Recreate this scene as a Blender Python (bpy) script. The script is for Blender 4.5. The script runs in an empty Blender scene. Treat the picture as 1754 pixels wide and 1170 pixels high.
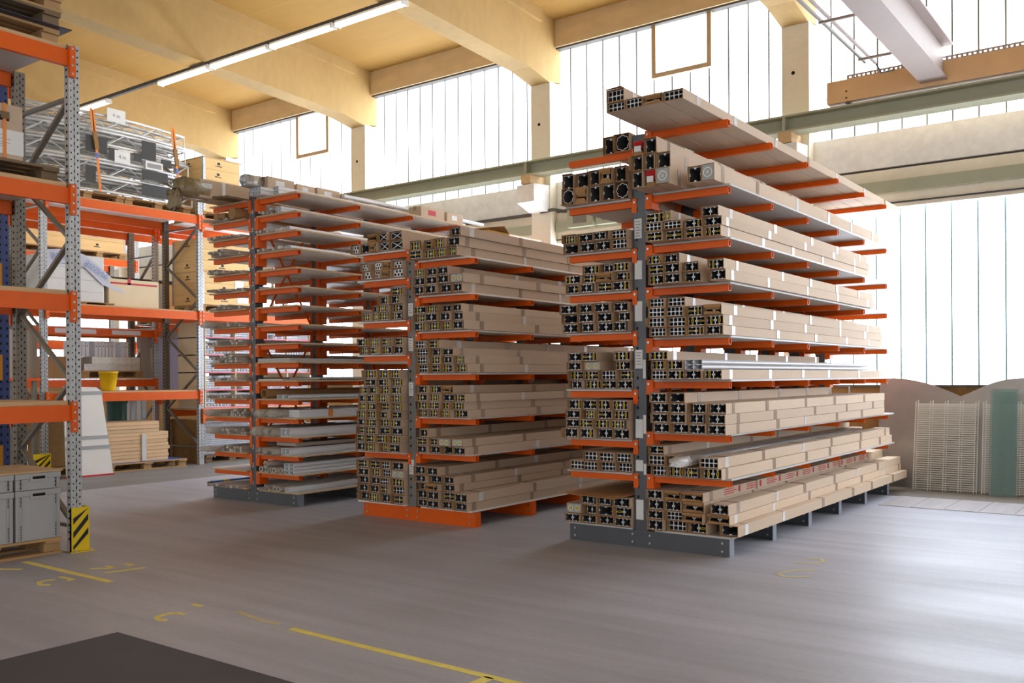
import bpy, math, random
from mathutils import Vector, Matrix
R = random.Random(7)
S = bpy.context.scene
COL = S.collection

# ------------------------------------------------------------------ camera
F_PX, W_PX, H_PX = 1588.0, 1754.0, 1170.0
YAW = math.atan2(1172.0, F_PX)
ROLL = math.radians(0.3614)
cam_d = bpy.data.cameras.new('camera')
cam = bpy.data.objects.new('camera', cam_d)
COL.objects.link(cam)
cam_d.sensor_width = 36.0
cam_d.lens = F_PX / W_PX * 36.0
cam_d.shift_y = 61.0 / W_PX
cam_d.clip_end = 200
cam.location = (0, 0, 1.55)
cam.rotation_euler = (Matrix.Rotation(YAW, 3, 'Z') @ Matrix.Rotation(math.pi / 2, 3, 'X') @ Matrix.Rotation(-ROLL, 3, 'Z')).to_euler()
S.camera = cam

# ------------------------------------------------------------------ world, exposure
PANE_TOP, PANE_LOW, TUBE, WORLD, EXPO = 5.2, 7.0, 10.0, 1.15, 0.34
wd = bpy.data.worlds.new('world')
S.world = wd
wd.use_nodes = True
wd.node_tree.nodes['Background'].inputs[0].default_value = (0.93, 0.96, 1.0, 1)
wd.node_tree.nodes['Background'].inputs[1].default_value = WORLD
S.view_settings.view_transform = 'Standard'
S.view_settings.look = 'None'
S.view_settings.gamma = 1.0
S.view_settings.exposure = EXPO
S.view_settings.use_curve_mapping = False
S.cycles.use_denoising = True
S.cycles.max_bounces = 7
S.cycles.diffuse_bounces = 4
S.cycles.glossy_bounces = 3
S.cycles.transmission_bounces = 4
S.cycles.transparent_max_bounces = 6
S.cycles.sample_clamp_indirect = 6.0


# ------------------------------------------------------------------ materials
def lin(c):
    return tuple((v / 255 / 12.92) if v / 255 <= 0.04045 else ((v / 255 + 0.055) / 1.055) ** 2.4 for v in c)


def mat(name, rgb, rough=0.6, metal=0.0, var=0.0, scale=4.0, stretch=(1, 1, 1), rough_var=0.0, bump=0.0, obj_var=0.0, detail=6.0, spec=None, alpha=1.0, var2=0.0, scale2=40.0):
    m = bpy.data.materials.new(name)
    m.use_nodes = True
    nt = m.node_tree
    N, L = nt.nodes, nt.links
    b = N['Principled BSDF']
    c = lin(rgb)
    b.inputs['Roughness'].default_value = rough
    b.inputs['Metallic'].default_value = metal
    b.inputs['Alpha'].default_value = alpha
    if spec is not None:
        b.inputs['Specular IOR Level'].default_value = spec
    b.inputs['Base Color'].default_value = (*c, 1)
    if var or rough_var or bump or obj_var or var2:
        tc = N.new('ShaderNodeTexCoord')
        mp = N.new('ShaderNodeMapping')
        mp.inputs['Scale'].default_value = stretch
        L.new(tc.outputs['Object'], mp.inputs['Vector'])
        nz = N.new('ShaderNodeTexNoise')
        nz.inputs['Scale'].default_value = scale
        nz.inputs['Detail'].default_value = detail
        nz.inputs['Roughness'].default_value = 0.62
        L.new(mp.outputs['Vector'], nz.inputs['Vector'])
        mr = N.new('ShaderNodeMapRange')
        mr.inputs['From Min'].default_value = 0.3
        mr.inputs['From Max'].default_value = 0.7
        mr.inputs['To Min'].default_value = 1.0 - var
        mr.inputs['To Max'].default_value = 1.0 + var
        L.new(nz.outputs['Fac'], mr.inputs['Value'])
        val = mr.outputs['Result']
        if var2:
            n2 = N.new('ShaderNodeTexNoise')
            n2.inputs['Scale'].default_value = scale2
            n2.inputs['Detail'].default_value = 8
            L.new(mp.outputs['Vector'], n2.inputs['Vector'])
            m2 = N.new('ShaderNodeMapRange')
            m2.inputs['From Min'].default_value = 0.3
            m2.inputs['From Max'].default_value = 0.7
            m2.inputs['To Min'].default_value = 1.0 - var2
            m2.inputs['To Max'].default_value = 1.0 + var2
            L.new(n2.outputs['Fac'], m2.inputs['Value'])
            mm = N.new('ShaderNodeMath')
            mm.operation = 'MULTIPLY'
            L.new(val, mm.inputs[0])
            L.new(m2.outputs['Result'], mm.inputs[1])
            val = mm.outputs[0]
        if obj_var:
            oi = N.new('ShaderNodeObjectInfo')
            m3 = N.new('ShaderNodeMapRange')
            m3.inputs['To Min'].default_value = 1 - obj_var
            m3.inputs['To Max'].default_value = 1 + obj_var
            L.new(oi.outputs['Random'], m3.inputs['Value'])
            mm = N.new('ShaderNodeMath')
            mm.operation = 'MULTIPLY'
            L.new(val, mm.inputs[0])
            L.new(m3.outputs['Result'], mm.inputs[1])
            val = mm.outputs[0]
        hs = N.new('ShaderNodeHueSaturation')
        hs.inputs['Color'].default_value = (*c, 1)
        L.new(val, hs.inputs['Value'])
        L.new(hs.outputs['Color'], b.inputs['Base Color'])
        if rough_var:
            m4 = N.new('ShaderNodeMapRange')
            m4.inputs['From Min'].default_value = 0.3
            m4.inputs['From Max'].default_value = 0.7
            m4.inputs['To Min'].default_value = max(0.02, rough - rough_var)
            m4.inputs['To Max'].default_value = min(1, rough + rough_var)
            L.new(nz.outputs['Fac'], m4.inputs['Value'])
            L.new(m4.outputs['Result'], b.inputs['Roughness'])
        if bump:
            bp = N.new('ShaderNodeBump')
            bp.inputs['Strength'].default_value = bump
            bp.inputs['Distance'].default_value = 0.01
            L.new(nz.outputs['Fac'], bp.inputs['Height'])
            L.new(bp.outputs['Normal'], b.inputs['Normal'])
    return m


def emit_mat(name, rgb, strength, var=0.0):
    m = bpy.data.materials.new(name)
    m.use_nodes = True
    nt = m.node_tree
    b = nt.nodes['Principled BSDF']
    b.inputs['Base Color'].default_value = (0.8, 0.8, 0.8, 1)
    b.inputs['Roughness'].default_value = 0.3
    b.inputs['Emission Color'].default_value = (*lin(rgb), 1)
    b.inputs['Emission Strength'].default_value = strength
    return m


M = dict(
    orange=mat('orange_paint', (232, 98, 8), 0.45, spec=0.3, var=0.05, scale=6, obj_var=0.03),
    dark=mat('anthracite_paint', (80, 83, 88), 0.36, spec=0.6, var=0.06, scale=8),
    endp=mat('glare_toned_end', (132, 138, 148), 0.32, spec=0.6),  # same paint as the dark bases, with glancing window glare coloured in
    grey=mat('grey_paint', (126, 124, 120), 0.5, var=0.05, scale=8),
    galv=mat('galvanised_steel', (184, 186, 186), 0.42, metal=0.4, var=0.16, scale=30, detail=3),
    galvd=mat('weathered_steel', (128, 122, 112), 0.5, metal=0.4, var=0.12, scale=20),
    hole=mat('shadow_hole', (14, 14, 14), 0.9),
    bolt=mat('zinc_bolt', (190, 190, 186), 0.35, metal=0.8),
    card=mat('cardboard', (208, 184, 158), 0.82, var=0.05, scale=3, stretch=(1, 0.25, 1), obj_var=0.07, var2=0.03, scale2=60, bump=0.08),
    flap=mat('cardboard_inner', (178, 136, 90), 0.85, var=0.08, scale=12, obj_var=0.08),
    tape=mat('packing_tape', (164, 142, 122), 0.22, var=0.12, scale=25),
    tapew=mat('clear_tape', (226, 222, 218), 0.2, var=0.1, scale=20),
    alu=mat('anodised_aluminium', (214, 215, 214), 0.38, metal=0.35, var=0.05, scale=10),
    aluw=mat('white_aluminium', (236, 238, 242), 0.35, metal=0.0, var=0.03, scale=4, stretch=(1, 0.2, 1)),
    wall=mat('shaded_inside', (104, 104, 102), 0.5, metal=0.3),  # same aluminium as outside, darkened in colour for shade in the hollow
    alud=mat('dull_aluminium', (212, 207, 196), 0.45, metal=0.35, var=0.15, scale=18, obj_var=0.1),
    yellow=mat('yellow_plastic', (206, 180, 56), 0.5),
    endcap=mat('grey_endcap', (172, 172, 166), 0.5, var=0.06, scale=20),
    board=mat('white_melamine', (240, 236, 228), 0.45, var=0.03, scale=3),
    boardg=mat('grey_melamine', (196, 192, 186), 0.5, var=0.04, scale=3),
    ply=mat('plywood_edge', (206, 172, 126), 0.7, var=0.12, scale=10, stretch=(1, 0.2, 4)),
    red=mat('red_carton_print', (196, 28, 44), 0.5),
    white=mat('white_paper', (232, 232, 230), 0.6, var=0.02, scale=8),
    ink=mat('black_ink', (26, 24, 24), 0.6),
    greyink=mat('faint_ink', (150, 150, 152), 0.7),
    film=mat('stretch_film', (222, 214, 200), 0.16, var=0.2, scale=22, bump=0.9, alpha=0.55),
    films=mat('silver_film', (188, 186, 182), 0.2, metal=0.35, var=0.14, scale=18, bump=0.7, stretch=(1, 0.3, 1)),
    concrete=mat('painted_concrete', (234, 224, 202), 0.75, var=0.05, scale=1.2, var2=0.03, scale2=14),
    concw=mat('whitewashed_concrete', (236, 232, 226), 0.75, var=0.06, scale=1.5, var2=0.05, scale2=12),
    ceilm=mat('cream_ceiling', (178, 138, 70), 0.8, var=0.06, scale=0.7, stretch=(0.35, 1, 1), var2=0.03, scale2=7),
    beamm=mat('cream_beam', (188, 156, 100), 0.8, var=0.07, scale=0.9, stretch=(1, 1, 0.5), var2=0.04, scale2=9),
    lint=mat('tan_lintel', (218, 196, 158), 0.8, var=0.08, scale=2, stretch=(1, 1, 3)),
    green=mat('olive_steel', (168, 168, 142), 0.5, var=0.06, scale=3),
    crane=mat('ochre_crane_paint', (226, 184, 134), 0.5, var=0.07, scale=3),
    lilac=mat('pale_crane_steel', (176, 160, 152), 0.5, var=0.05, scale=2),
    frame=mat('brown_window_frame', (192, 166, 132), 0.6, var=0.06, scale=6),
    joint=mat('glass_joint', (116, 118, 116), 0.5),
    jointb=mat('teal_glass_joint', (150, 190, 196), 0.3),
    darkstrip=mat('dark_strip', (84, 78, 70), 0.7),
    wood=mat('pallet_wood', (186, 148, 100), 0.8, var=0.16, scale=5, stretch=(1, 0.3, 3), obj_var=0.08),
    woodo=mat('weathered_wood', (128, 106, 80), 0.85, var=0.2, scale=5, stretch=(1, 0.3, 3), obj_var=0.1),
    crate=mat('spruce_crate', (232, 194, 132), 0.7, var=0.08, scale=4, stretch=(0.4, 0.4, 4), obj_var=0.06),
    lumber=mat('spruce_lumber', (230, 192, 148), 0.7, var=0.1, scale=4, stretch=(1, 0.25, 3), obj_var=0.1),
    osb=mat('brown_board', (150, 112, 62), 0.75, var=0.16, scale=12),
    plast=mat('grey_crate_plastic', (172, 172, 172), 0.45, var=0.02, scale=6),
    plastd=mat('dark_crate_plastic', (44, 46, 48), 0.5),
    yel=mat('safety_yellow', (238, 206, 10), 0.4, var=0.03, scale=6),
    blk=mat('safety_black', (22, 22, 22), 0.45),
    blue=mat('blue_paint', (46, 66, 128), 0.4, var=0.06, scale=6),
    blues=mat('blue_sheet', (60, 108, 190), 0.5),
    bucket=mat('yellow_bucket', (246, 200, 20), 0.4),
    gbin=mat('green_bin', (30, 78, 64), 0.4),
    strap=mat('orange_strap', (234, 140, 60), 0.6),
    pad=mat('charcoal_pad', (66, 66, 66), 0.7),
    film2=mat('white_wrap', (222, 220, 216), 0.35, var=0.04, scale=6, bump=0.3),
    cloth=mat('banner_cloth', (200, 202, 216), 0.7, var=0.04, scale=5),
    bink=mat('banner_ink', (150, 164, 200), 0.7),
    paint=mat('yellow_floor_paint', (242, 226, 120), 0.6, var=0.12, scale=9),
    paintw=mat('faded_floor_paint', (206, 196, 150), 0.6, var=0.1, scale=9),
    mesh=mat('zinc_wire', (222, 218, 206), 0.45, metal=0.3),
    cable=mat('black_cable', (50, 46, 42), 0.6),
    pink=mat('pink_shelf_edge', (226, 92, 120), 0.5),
    pale=mat('pale_carton', (228, 208, 172), 0.75, var=0.03, scale=5),
    sheet=mat('greige_sheet', (172, 160, 146), 0.6, var=0.03, scale=3),
)
M['pane'] = emit_mat('bright_profiled_glass', (232, 242, 255), PANE_TOP)
M['panelow'] = emit_mat('bright_frosted_glass', (224, 237, 255), PANE_LOW)
M['tube'] = emit_mat('fluorescent_tube', (255, 246, 218), TUBE)

# glass sheet
g_ = bpy.data.materials.new('green_glass')
g_.use_nodes = True
gb = g_.node_tree.nodes['Principled BSDF']
gb.inputs['Base Color'].default_value = (*lin((110, 146, 136)), 1)
gb.inputs['Roughness'].default_value = 0.08
gb.inputs['Alpha'].default_value = 0.36
M['glass'] = g_


def floor_mat():
    m = bpy.data.materials.new('worn_concrete_floor')
    m.use_nodes = True
    nt = m.node_tree
    N, L = nt.nodes, nt.links
    b = N['Principled BSDF']
    tc = N.new('ShaderNodeTexCoord')

    def noise(scale, stretch, rot=0.0, detail=8, rgh=0.6):
        mp = N.new('ShaderNodeMapping')
        mp.inputs['Scale'].default_value = stretch
        mp.inputs['Rotation'].default_value = (0, 0, rot)
        L.new(tc.outputs['Object'], mp.inputs['Vector'])
        n = N.new('ShaderNodeTexNoise')
        n.inputs['Scale'].default_value = scale
        n.inputs['Detail'].default_value = detail
        n.inputs['Roughness'].default_value = rgh
        L.new(mp.outputs['Vector'], n.inputs['Vector'])
        return n.outputs['Fac']

    def rng(v, a, c, lo, hi):
        r = N.new('ShaderNodeMapRange')
        r.inputs['From Min'].default_value = a
        r.inputs['From Max'].default_value = c
        r.inputs['To Min'].default_value = lo
        r.inputs['To Max'].default_value = hi
        L.new(v, r.inputs['Value'])
        return r.outputs['Result']

    def mul(a, c):
        k = N.new('ShaderNodeMath')
        k.operation = 'MULTIPLY'
        L.new(a, k.inputs[0])
        L.new(c, k.inputs[1])
        return k.outputs[0]

    a = rng(noise(0.45, (1, 1, 1)), 0.3, 0.7, 0.88, 1.12)
    s1 = rng(noise(1.3, (0.3, 1.6, 1), math.radians(28)), 0.3, 0.7, 0.92, 1.08)
    s2 = rng(noise(2.0, (0.16, 2.6, 1), math.radians(-20)), 0.35, 0.65, 0.90, 1.09)
    fine = rng(noise(26, (1, 1, 1), detail=4), 0.3, 0.7, 0.95, 1.05)
    pits = rng(noise(9, (1, 2, 1), detail=10, rgh=0.75), 0.24, 0.31, 0.85, 1.0)
    specks = rng(noise(34, (0.5, 1.3, 1), math.radians(25), detail=2), 0.20, 0.26, 0.55, 1.0)
    val = mul(mul(mul(mul(a, s1), mul(s2, fine)), pits), specks)
    # wide expansion joints
    hs = N.new('ShaderNodeHueSaturation')
    hs.inputs['Color'].default_value = (*lin((174, 175, 184)), 1)
    L.new(val, hs.inputs['Value'])
    L.new(hs.outputs['Color'], b.inputs['Base Color'])
    rr = rng(noise(1.1, (0.5, 1.4, 1), 0.4), 0.3, 0.7, 0.40, 0.54)
    L.new(rr, b.inputs['Roughness'])
    b.inputs['Specular IOR Level'].default_value = 0.5
    bp = N.new('ShaderNodeBump')
    bp.inputs['Strength'].default_value = 0.05
    bp.inputs['Distance'].default_value = 0.01
    L.new(noise(12, (1, 1, 1)), bp.inputs['Height'])
    L.new(bp.outputs['Normal'], b.inputs['Normal'])
    return m


M['floor'] = floor_mat()


def diamond_mat():
    m = mat('diamond_plate', (170, 166, 160), 0.33, metal=0.85, var=0.12, scale=1.5)
    nt = m.node_tree
    N, L = nt.nodes, nt.links
    b = N['Principled BSDF']
    tc = N.new('ShaderNodeTexCoord')
    w = N.new('ShaderNodeTexChecker')
    w.inputs['Scale'].default_value = 34
    mp = N.new('ShaderNodeMapping')
    mp.inputs['Rotation'].default_value = (0, math.radians(45), 0)
    L.new(tc.outputs['Object'], mp.inputs['Vector'])
    L.new(mp.outputs['Vector'], w.inputs['Vector'])
    bp = N.new('ShaderNodeBump')
    bp.inputs['Strength'].default_value = 0.35
    bp.inputs['Distance'].default_value = 0.004
    L.new(w.outputs['Fac'], bp.inputs['Height'])
    L.new(bp.outputs['Normal'], b.inputs['Normal'])
    return m


M['diamond'] = diamond_mat()


# ------------------------------------------------------------------ mesh helpers
def base_of(o):
    v = Vector((0, 0, 0))
    while o is not None:
        v += o.location
        o = o.parent
    return v


class MB:
    def __init__(self):
        self.v, self.f, self.mi = [], [], []
        self.cur = 0

    def add(self, vs, fs):
        n = len(self.v)
        self.v += [tuple(p) for p in vs]
        for f in fs:
            self.f.append(tuple(i + n for i in f))
            self.mi.append(self.cur)

    def box(self, x0, x1, y0, y1, z0, z1):
        if x0 > x1: x0, x1 = x1, x0
        if y0 > y1: y0, y1 = y1, y0
        if z0 > z1: z0, z1 = z1, z0
        self.add([(x0, y0, z0), (x1, y0, z0), (x1, y1, z0), (x0, y1, z0), (x0, y0, z1), (x1, y0, z1), (x1, y1, z1), (x0, y1, z1)],
                 [(0, 3, 2, 1), (4, 5, 6, 7), (0, 1, 5, 4), (1, 2, 6, 5), (2, 3, 7, 6), (3, 0, 4, 7)])
        return self

    def bar(self, p, q, w, h, up=(0, 0, 1)):
        p, q = Vector(p), Vector(q)
        d = (q - p).normalized()
        u = Vector(up)
        if abs(d.dot(u)) > 0.98:
            u = Vector((1, 0, 0))
        s = d.cross(u).normalized() * (w / 2)
        t = s.cross(d).normalized() * (h / 2)
        vs = [p - s - t, p + s - t, p + s + t, p - s + t, q - s - t, q + s - t, q + s + t, q - s + t]
        self.add(vs, [(0, 3, 2, 1), (4, 5, 6, 7), (0, 1, 5, 4), (1, 2, 6, 5), (2, 3, 7, 6), (3, 0, 4, 7)])
        return self

    def tube(self, pts, r, n=8, cap=True):
        pts = [Vector(p) for p in pts]
        rings = []
        for i, p in enumerate(pts):
            d = (pts[min(i + 1, len(pts) - 1)] - pts[max(i - 1, 0)]).normalized()
            u = Vector((0, 0, 1)) if abs(d.z) < 0.95 else Vector((1, 0, 0))
            s = d.cross(u).normalized()
            t = s.cross(d).normalized()
            rings.append([p + s * (r * math.cos(2 * math.pi * k / n)) + t * (r * math.sin(2 * math.pi * k / n)) for k in range(n)])
        vs = [v for rg in rings for v in rg]
        fs = []
        for i in range(len(pts) - 1):
            for k in range(n):
                a, b2 = i * n + k, i * n + (k + 1) % n
                fs.append((a, b2, b2 + n, a + n))
        if cap:
            fs.append(tuple(range(n))[::-1])
            fs.append(tuple(range((len(pts) - 1) * n, len(pts) * n)))
        self.add(vs, fs)
        return self

    def pipe(self, p, q, ro, ri, n=14):
        p, q = Vector(p), Vector(q)
        d = (q - p).normalized()
        u = Vector((0, 0, 1)) if abs(d.z) < 0.95 else Vector((1, 0, 0))
        s = d.cross(u).normalized()
        t = s.cross(d).normalized()
        vs = []
        for c, r in ((p, ro), (q, ro), (q, ri), (p, ri)):
            vs += [c + s * (r * math.cos(2 * math.pi * k / n)) + t * (r * math.sin(2 * math.pi * k / n)) for k in range(n)]
        fs = []
        for j in range(4):
            for k in range(n):
                a, b2 = j * n + k, j * n + (k + 1) % n
                c, d2 = ((j + 1) % 4) * n + k, ((j + 1) % 4) * n + (k + 1) % n
                fs.append((a, b2, d2, c))
        self.add(vs, fs)
        return self

    def prism(self, poly, axis, a, b):
        """poly: 2D outline; axis 0: (y,z) along x; 1: (x,z) along y; 2: (x,y) along z"""
        def P(u, v, w):
            return (w, u, v) if axis == 0 else (u, w, v) if axis == 1 else (u, v, w)
        n = len(poly)
        vs = [P(u, v, a) for u, v in poly] + [P(u, v, b) for u, v in poly]
        fs = [tuple(range(n)), tuple(range(n, 2 * n))[::-1]]
        for i in range(n):
            j = (i + 1) % n
            fs.append((i, i + n, j + n, j))
        self.add(vs, fs)
        return self

    def build(self, name, mt, parent=None, smooth=False, bevel=0.0, loc=None):
        me = bpy.data.meshes.new(name)
        off = base_of(parent) if parent is not None else Vector(loc or (0, 0, 0))
        me.from_pydata([(x - off.x, y - off.y, z - off.z) for x, y, z in self.v], [], self.f)
        for m in (mt if isinstance(mt, (list, tuple)) else [mt]):
            me.materials.append(m)
        for p, k in zip(me.polygons, self.mi):
            p.material_index = k
        o = bpy.data.objects.new(name, me)
        COL.objects.link(o)
        if parent is not None:
            o.parent = parent
        else:
            o.location = off
        import bmesh
        bm = bmesh.new()
        bm.from_mesh(me)
        bmesh.ops.recalc_face_normals(bm, faces=bm.faces)
        bm.to_mesh(me)
        bm.free()
        if smooth:
            for p in me.polygons:
                p.use_smooth = True
        if bevel:
            md = o.modifiers.new('bevel', 'BEVEL')
            md.width = bevel
            md.segments = 2
            md.limit_method = 'ANGLE'
        return o


def B(*a):
    return MB().box(*a)


def thing(name, label, cat, loc, group=None):
    o = bpy.data.objects.new(name, None)
    o.empty_display_size = 0.1
    COL.objects.link(o)
    o.location = loc
    tag(o, label, cat, group)
    return o


def tag(o, label, cat, group=None):
    o['label'] = label
    o['category'] = cat
    if group:
        o['group'] = group
    return o


def struct(o):
    o['kind'] = 'structure'
    return o


def stuff(o):
    o['kind'] = 'stuff'
    return o


ORD = ['first', 'second', 'third', 'fourth', 'fifth', 'sixth', 'seventh', 'eighth', 'ninth', 'tenth', 'eleventh', 'twelfth', 'thirteenth', 'fourteenth', 'fifteenth', 'sixteenth', 'seventeenth']


def text(name, s, size, mt, parent, loc, rot, extrude=0.0005, align='CENTER'):
    c = bpy.data.curves.new(name, 'FONT')
    c.body = s
    c.size = size
    c.extrude = extrude
    c.align_x = align
    c.align_y = 'CENTER'
    c.materials.append(mt)
    tmp = bpy.data.objects.new(name, c)
    COL.objects.link(tmp)
    dg = bpy.context.evaluated_depsgraph_get()
    me = bpy.data.meshes.new_from_object(tmp.evaluated_get(dg))
    bpy.data.objects.remove(tmp)
    o = bpy.data.objects.new(name, me)
    COL.objects.link(o)
    if parent is not None:
        o.parent = parent
        o.location = Vector(loc) - base_of(parent)
    else:
        o.location = loc
    o.rotation_euler = rot
    return o


# ================================================================== THE BUILDING
CP = 4.55                       # column pitch along the wall
CXR = -4.52                     # right edge of the column beside the tall rack
def ceil_z(y): return 7.83 + 0.055 * (13.7 - y)
def beam_z(y): return 6.78 + 0.05 * (13.1 - y)

o = struct(B(-34, 16, -12, 12.45, -0.2, 0).build('floor', M['floor'], loc=(0, 0, 0)))
o = struct(B(-34, -3.9, 12.45, 14.2, -0.2, 0.0).build('floor_strip_back', M['floor'], loc=(0, 0, 0)))
b = MB()
kerb = mat('dark_concrete_strip', (112, 102, 92), 0.6, var=0.14, scale=3, stretch=(0.4, 1.5, 1))
o = struct(B(-3.9, 16, 12.45, 14.2, -0.2, 0.004).build('floor_strip_wall', kerb))
plank_m = mat('grey_floor_planks', (164, 158, 158), 0.5, var=0.14, scale=3, stretch=(2, 0.3, 1), obj_var=0.05)
b = MB()
for i in range(12):
    x = -3.05 + i * 0.36
    b.box(x, x + 0.352, 11.45, 12.44, 0.0, 0.006)
struct(b.build('floor_planks', plank_m))
asph = mat('dark_floor_lane', (132, 130, 128), 0.6, var=0.1, scale=2.5, stretch=(1, 0.3, 1))
struct(B(-20, -12.6, -6, 12.4, 0.0, 0.003).build('floor_lane', asph))

# ceiling slab (slopes down to the window wall)
b = MB()
b.prism([(-12, ceil_z(-12)), (14.1, ceil_z(14.1)), (14.1, ceil_z(14.1) + 0.2), (-12, ceil_z(-12) + 0.2)], 0, -34, 16)
struct(b.build('ceiling', M['ceilm'], loc=(0, 0, 8)))
b = MB()
for k in range(11):
    y = 13.0 - k * 1.25
    b.prism([(y, ceil_z(y) - 0.002), (y + 0.012, ceil_z(y + 0.012) - 0.002), (y + 0.012, ceil_z(y) + 0.01), (y, ceil_z(y) + 0.01)], 0, -34, 0)
struct(b.build('ceiling_joint_lines', mat('ceiling_joint', (196, 158, 92), 0.8)))

# concrete frame beams with haunches, every column bay
for i in range(-3, 5):
    xr = CXR - CP * i
    xl = xr - 0.40
    b = MB()
    b.prism([(13.9, 6.80), (13.45, 6.70), (12.85, 6.815), (-12, beam_z(-12)), (-12, ceil_z(-12)), (13.9, ceil_z(13.9))], 0, xl, xr)
    b.prism([(13.15, ceil_z(13.15) - 0.20), (12.9, ceil_z(12.9) - 0.20), (-12, ceil_z(-12) - 0.20), (-12, ceil_z(-12)), (13.15, ceil_z(13.15))], 0, xl - 0.07, xr + 0.07)
    struct(b.build('beam_%d' % (i + 4), M['beamm'], loc=(xr, 0, 7)))

# wall columns + corbels
for i in range(-3, 5):
    xr = CXR - CP * i
    xl = xr - 0.40
    c = struct(B(xl, xr, 13.45, 13.92, 0, 6.72).build('column_%d' % (i + 4), M['concrete'], loc=(xr, 13.6, 0)))
    B(xr, xr + 0.004, 13.452, 13.9, 4.98, 6.72).build('side_paint', M['concw'], c)
    b = MB()
    b.prism([(12.98, 4.86), (13.45, 4.90), (13.45, 4.44), (13.34, 4.44), (12.98, 4.56)], 0, xl + 0.02, xr - 0.02)
    b.build('corbel', M['concw'], c)
    B(xl + 0.10, xr - 0.10, 12.99, 13.44, 4.875, 5.029).build('bearing_block', M['ply'], c)
    MB().tube([(xl + 0.17, 13.448, 6.0), (xl + 0.17, 13.46, 6.0)], 0.028, 12).build('bolt_hole', M['hole'], c)

# spandrel + lintel + low wall, one piece per bay
for i in range(-3, 6):
    x1 = CXR - CP * i - 0.40
    x0 = x1 - CP + 0.40
    n = i + 4
    w = struct(B(x0, x1, 13.66, 13.92, 4.475, 4.985).build('wall_back_spandrel_%d' % n, M['concw'], loc=(x1, 13.7, 4.5)))
    B(x0, x1, 13.72, 13.92, 4.44, 4.475).build('slit', M['darkstrip'], w)
    B(x0, x1, 13.66, 13.92, 3.90, 4.44).build('lower_band', M['concrete'], w)
    l = struct(B(x0, x1, 13.62, 13.92, 7.36, ceil_z(13.7) + 0.02).build('lintel_%d' % n, M['lint'], loc=(x1, 13.7, 7.4)))
    B(x0, x1, 13.66, 13.92, 7.33, 7.36).build('lintel_edge', M['darkstrip'], l)
    struct(B(x0, x1, 13.74, 13.92, 0, 1.40).build('wall_back_%d' % n, M['osb'], loc=(x1, 13.8, 0)))
    # upper glazing
    g = struct(B(x0, x1, 13.80, 13.84, 4.985, 7.33).build('window_%d' % n, M['pane'], loc=(x1, 13.8, 5)))
    b = MB()
    k = 1
    while x1 - k * 0.3275 > x0 + 0.05:
        x = x1 - k * 0.3275
        b.box(x - 0.012, x + 0.012, 13.793, 13.80, 4.985, 7.33)
        k += 1
    b.build('glazing_joint', M['joint'], g)
    # lower glazing
    g = struct(B(x0, x1, 13.80, 13.84, 1.40, 3.90).build('window_%d' % (n + 20), M['panelow'], loc=(x1, 13.8, 1.4)))
    b = MB()
    k = 1
    while x1 - k * 0.331 > x0 + 0.05:
        x = x1 - k * 0.331
        b.box(x - 0.011, x + 0.011, 13.79, 13.80, 1.40, 3.90)
        k += 1
    b.build('glazing_joint', M['jointb'], g)
    B(x0, x1, 13.70, 13.80, 1.375, 1.405).build('window_sill', M['darkstrip'], g)

# end walls out of the way
struct(B(-34.2, -34, -12, 14, 0, 9.3).build('wall_left', M['concrete'], loc=(-34, 0, 0)))

# tilting vents in the upper glazing
for (x0, x1, lab) in ((-7.21, -6.155, 'brown framed vent window high beside the tall cantilever rack'), (-16.02, -14.98, 'brown framed vent window beyond the stacked trusses')):
    t = thing('vent_window', lab, 'window', (x0, 13.75, 6.46))
    b = MB()
    z0, z1 = 6.46, 7.345 + 0.13
    if x0 < -10: z0, z1 = 6.41, 7.40
    f = 0.075
    b.box(x0, x0 + f, 13.70, 13.79, z0, z1)
    b.box(x1 - f, x1, 13.70, 13.79, z0, z1)
    b.box(x0 + f, x1 - f, 13.70, 13.79, z0, z0 + f)
    b.box(x0 + f, x1 - f, 13.70, 13.79, z1 - f, z1)
    b.build('sash', M['frame'], t)
    B(x0 + f, x1 - f, 13.76, 13.77, z0 + f, z1 - f).build('pane', M['pane'], t)

# cable trunking, pipe and cable on the spandrel
for i in range(-2, 3):
    x1 = CXR - CP * i - 0.42
    x0 = x1 - CP + 0.44
    pos = ['beyond the far pallet rack', 'behind the seventeen-level rack', 'behind the orange-footed rack', 'above the leaning plates', 'at the wall end'][2 - i] if i < 3 else ''
    t = tag(B(x0, x1, 13.58, 13.655, 4.10, 4.27).build('cable_trunking', M['green'], loc=(x1, 13.6, 4.1)), 'olive green cable trunking on the concrete band ' + pos, 'trunking', 'olive trunking along the wall')
t = tag(MB().tube([(-30, 13.64, 3.96), (3, 13.64, 3.96)], 0.012, 6).build('wall_cable', M['cable'], loc=(0, 13.64, 3.96)), 'thin black cable along the concrete band above the lower windows', 'cable')
t = tag(MB().tube([(-12.2, 13.60, 4.45), (-9.3, 13.60, 4.46), (-9.25, 13.42, 4.45), (-8.98, 13.42, 4.46), (-8.9, 13.60, 4.45), (-6.5, 13.60, 4.42)], 0.03, 8).build('wall_pipe', M['darkstrip'], loc=(-9, 13.6, 4.45)), 'dark pipe bent around the wall column behind the racks', 'pipe')
for k, (x0, x1, z0, z1) in enumerate(((-8.72, -8.22, 4.10, 4.42), (-8.15, -7.6, 4.10, 4.42))):
    t = tag(B(x0, x1, 13.45, 13.60, z0 + 0.02, z1).build('junction_box', M['green'], loc=(x0, 13.6, z0)), 'olive metal junction box on the wall trunking, %s of the pair' % ['first', 'second'][k], 'junction box', 'olive junction boxes')
    B(x0 + 0.12, x1 - 0.12, 13.44, 13.45, z0 + 0.08, z1 - 0.06).build('cover_plate', M['galvd'], t)

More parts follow.
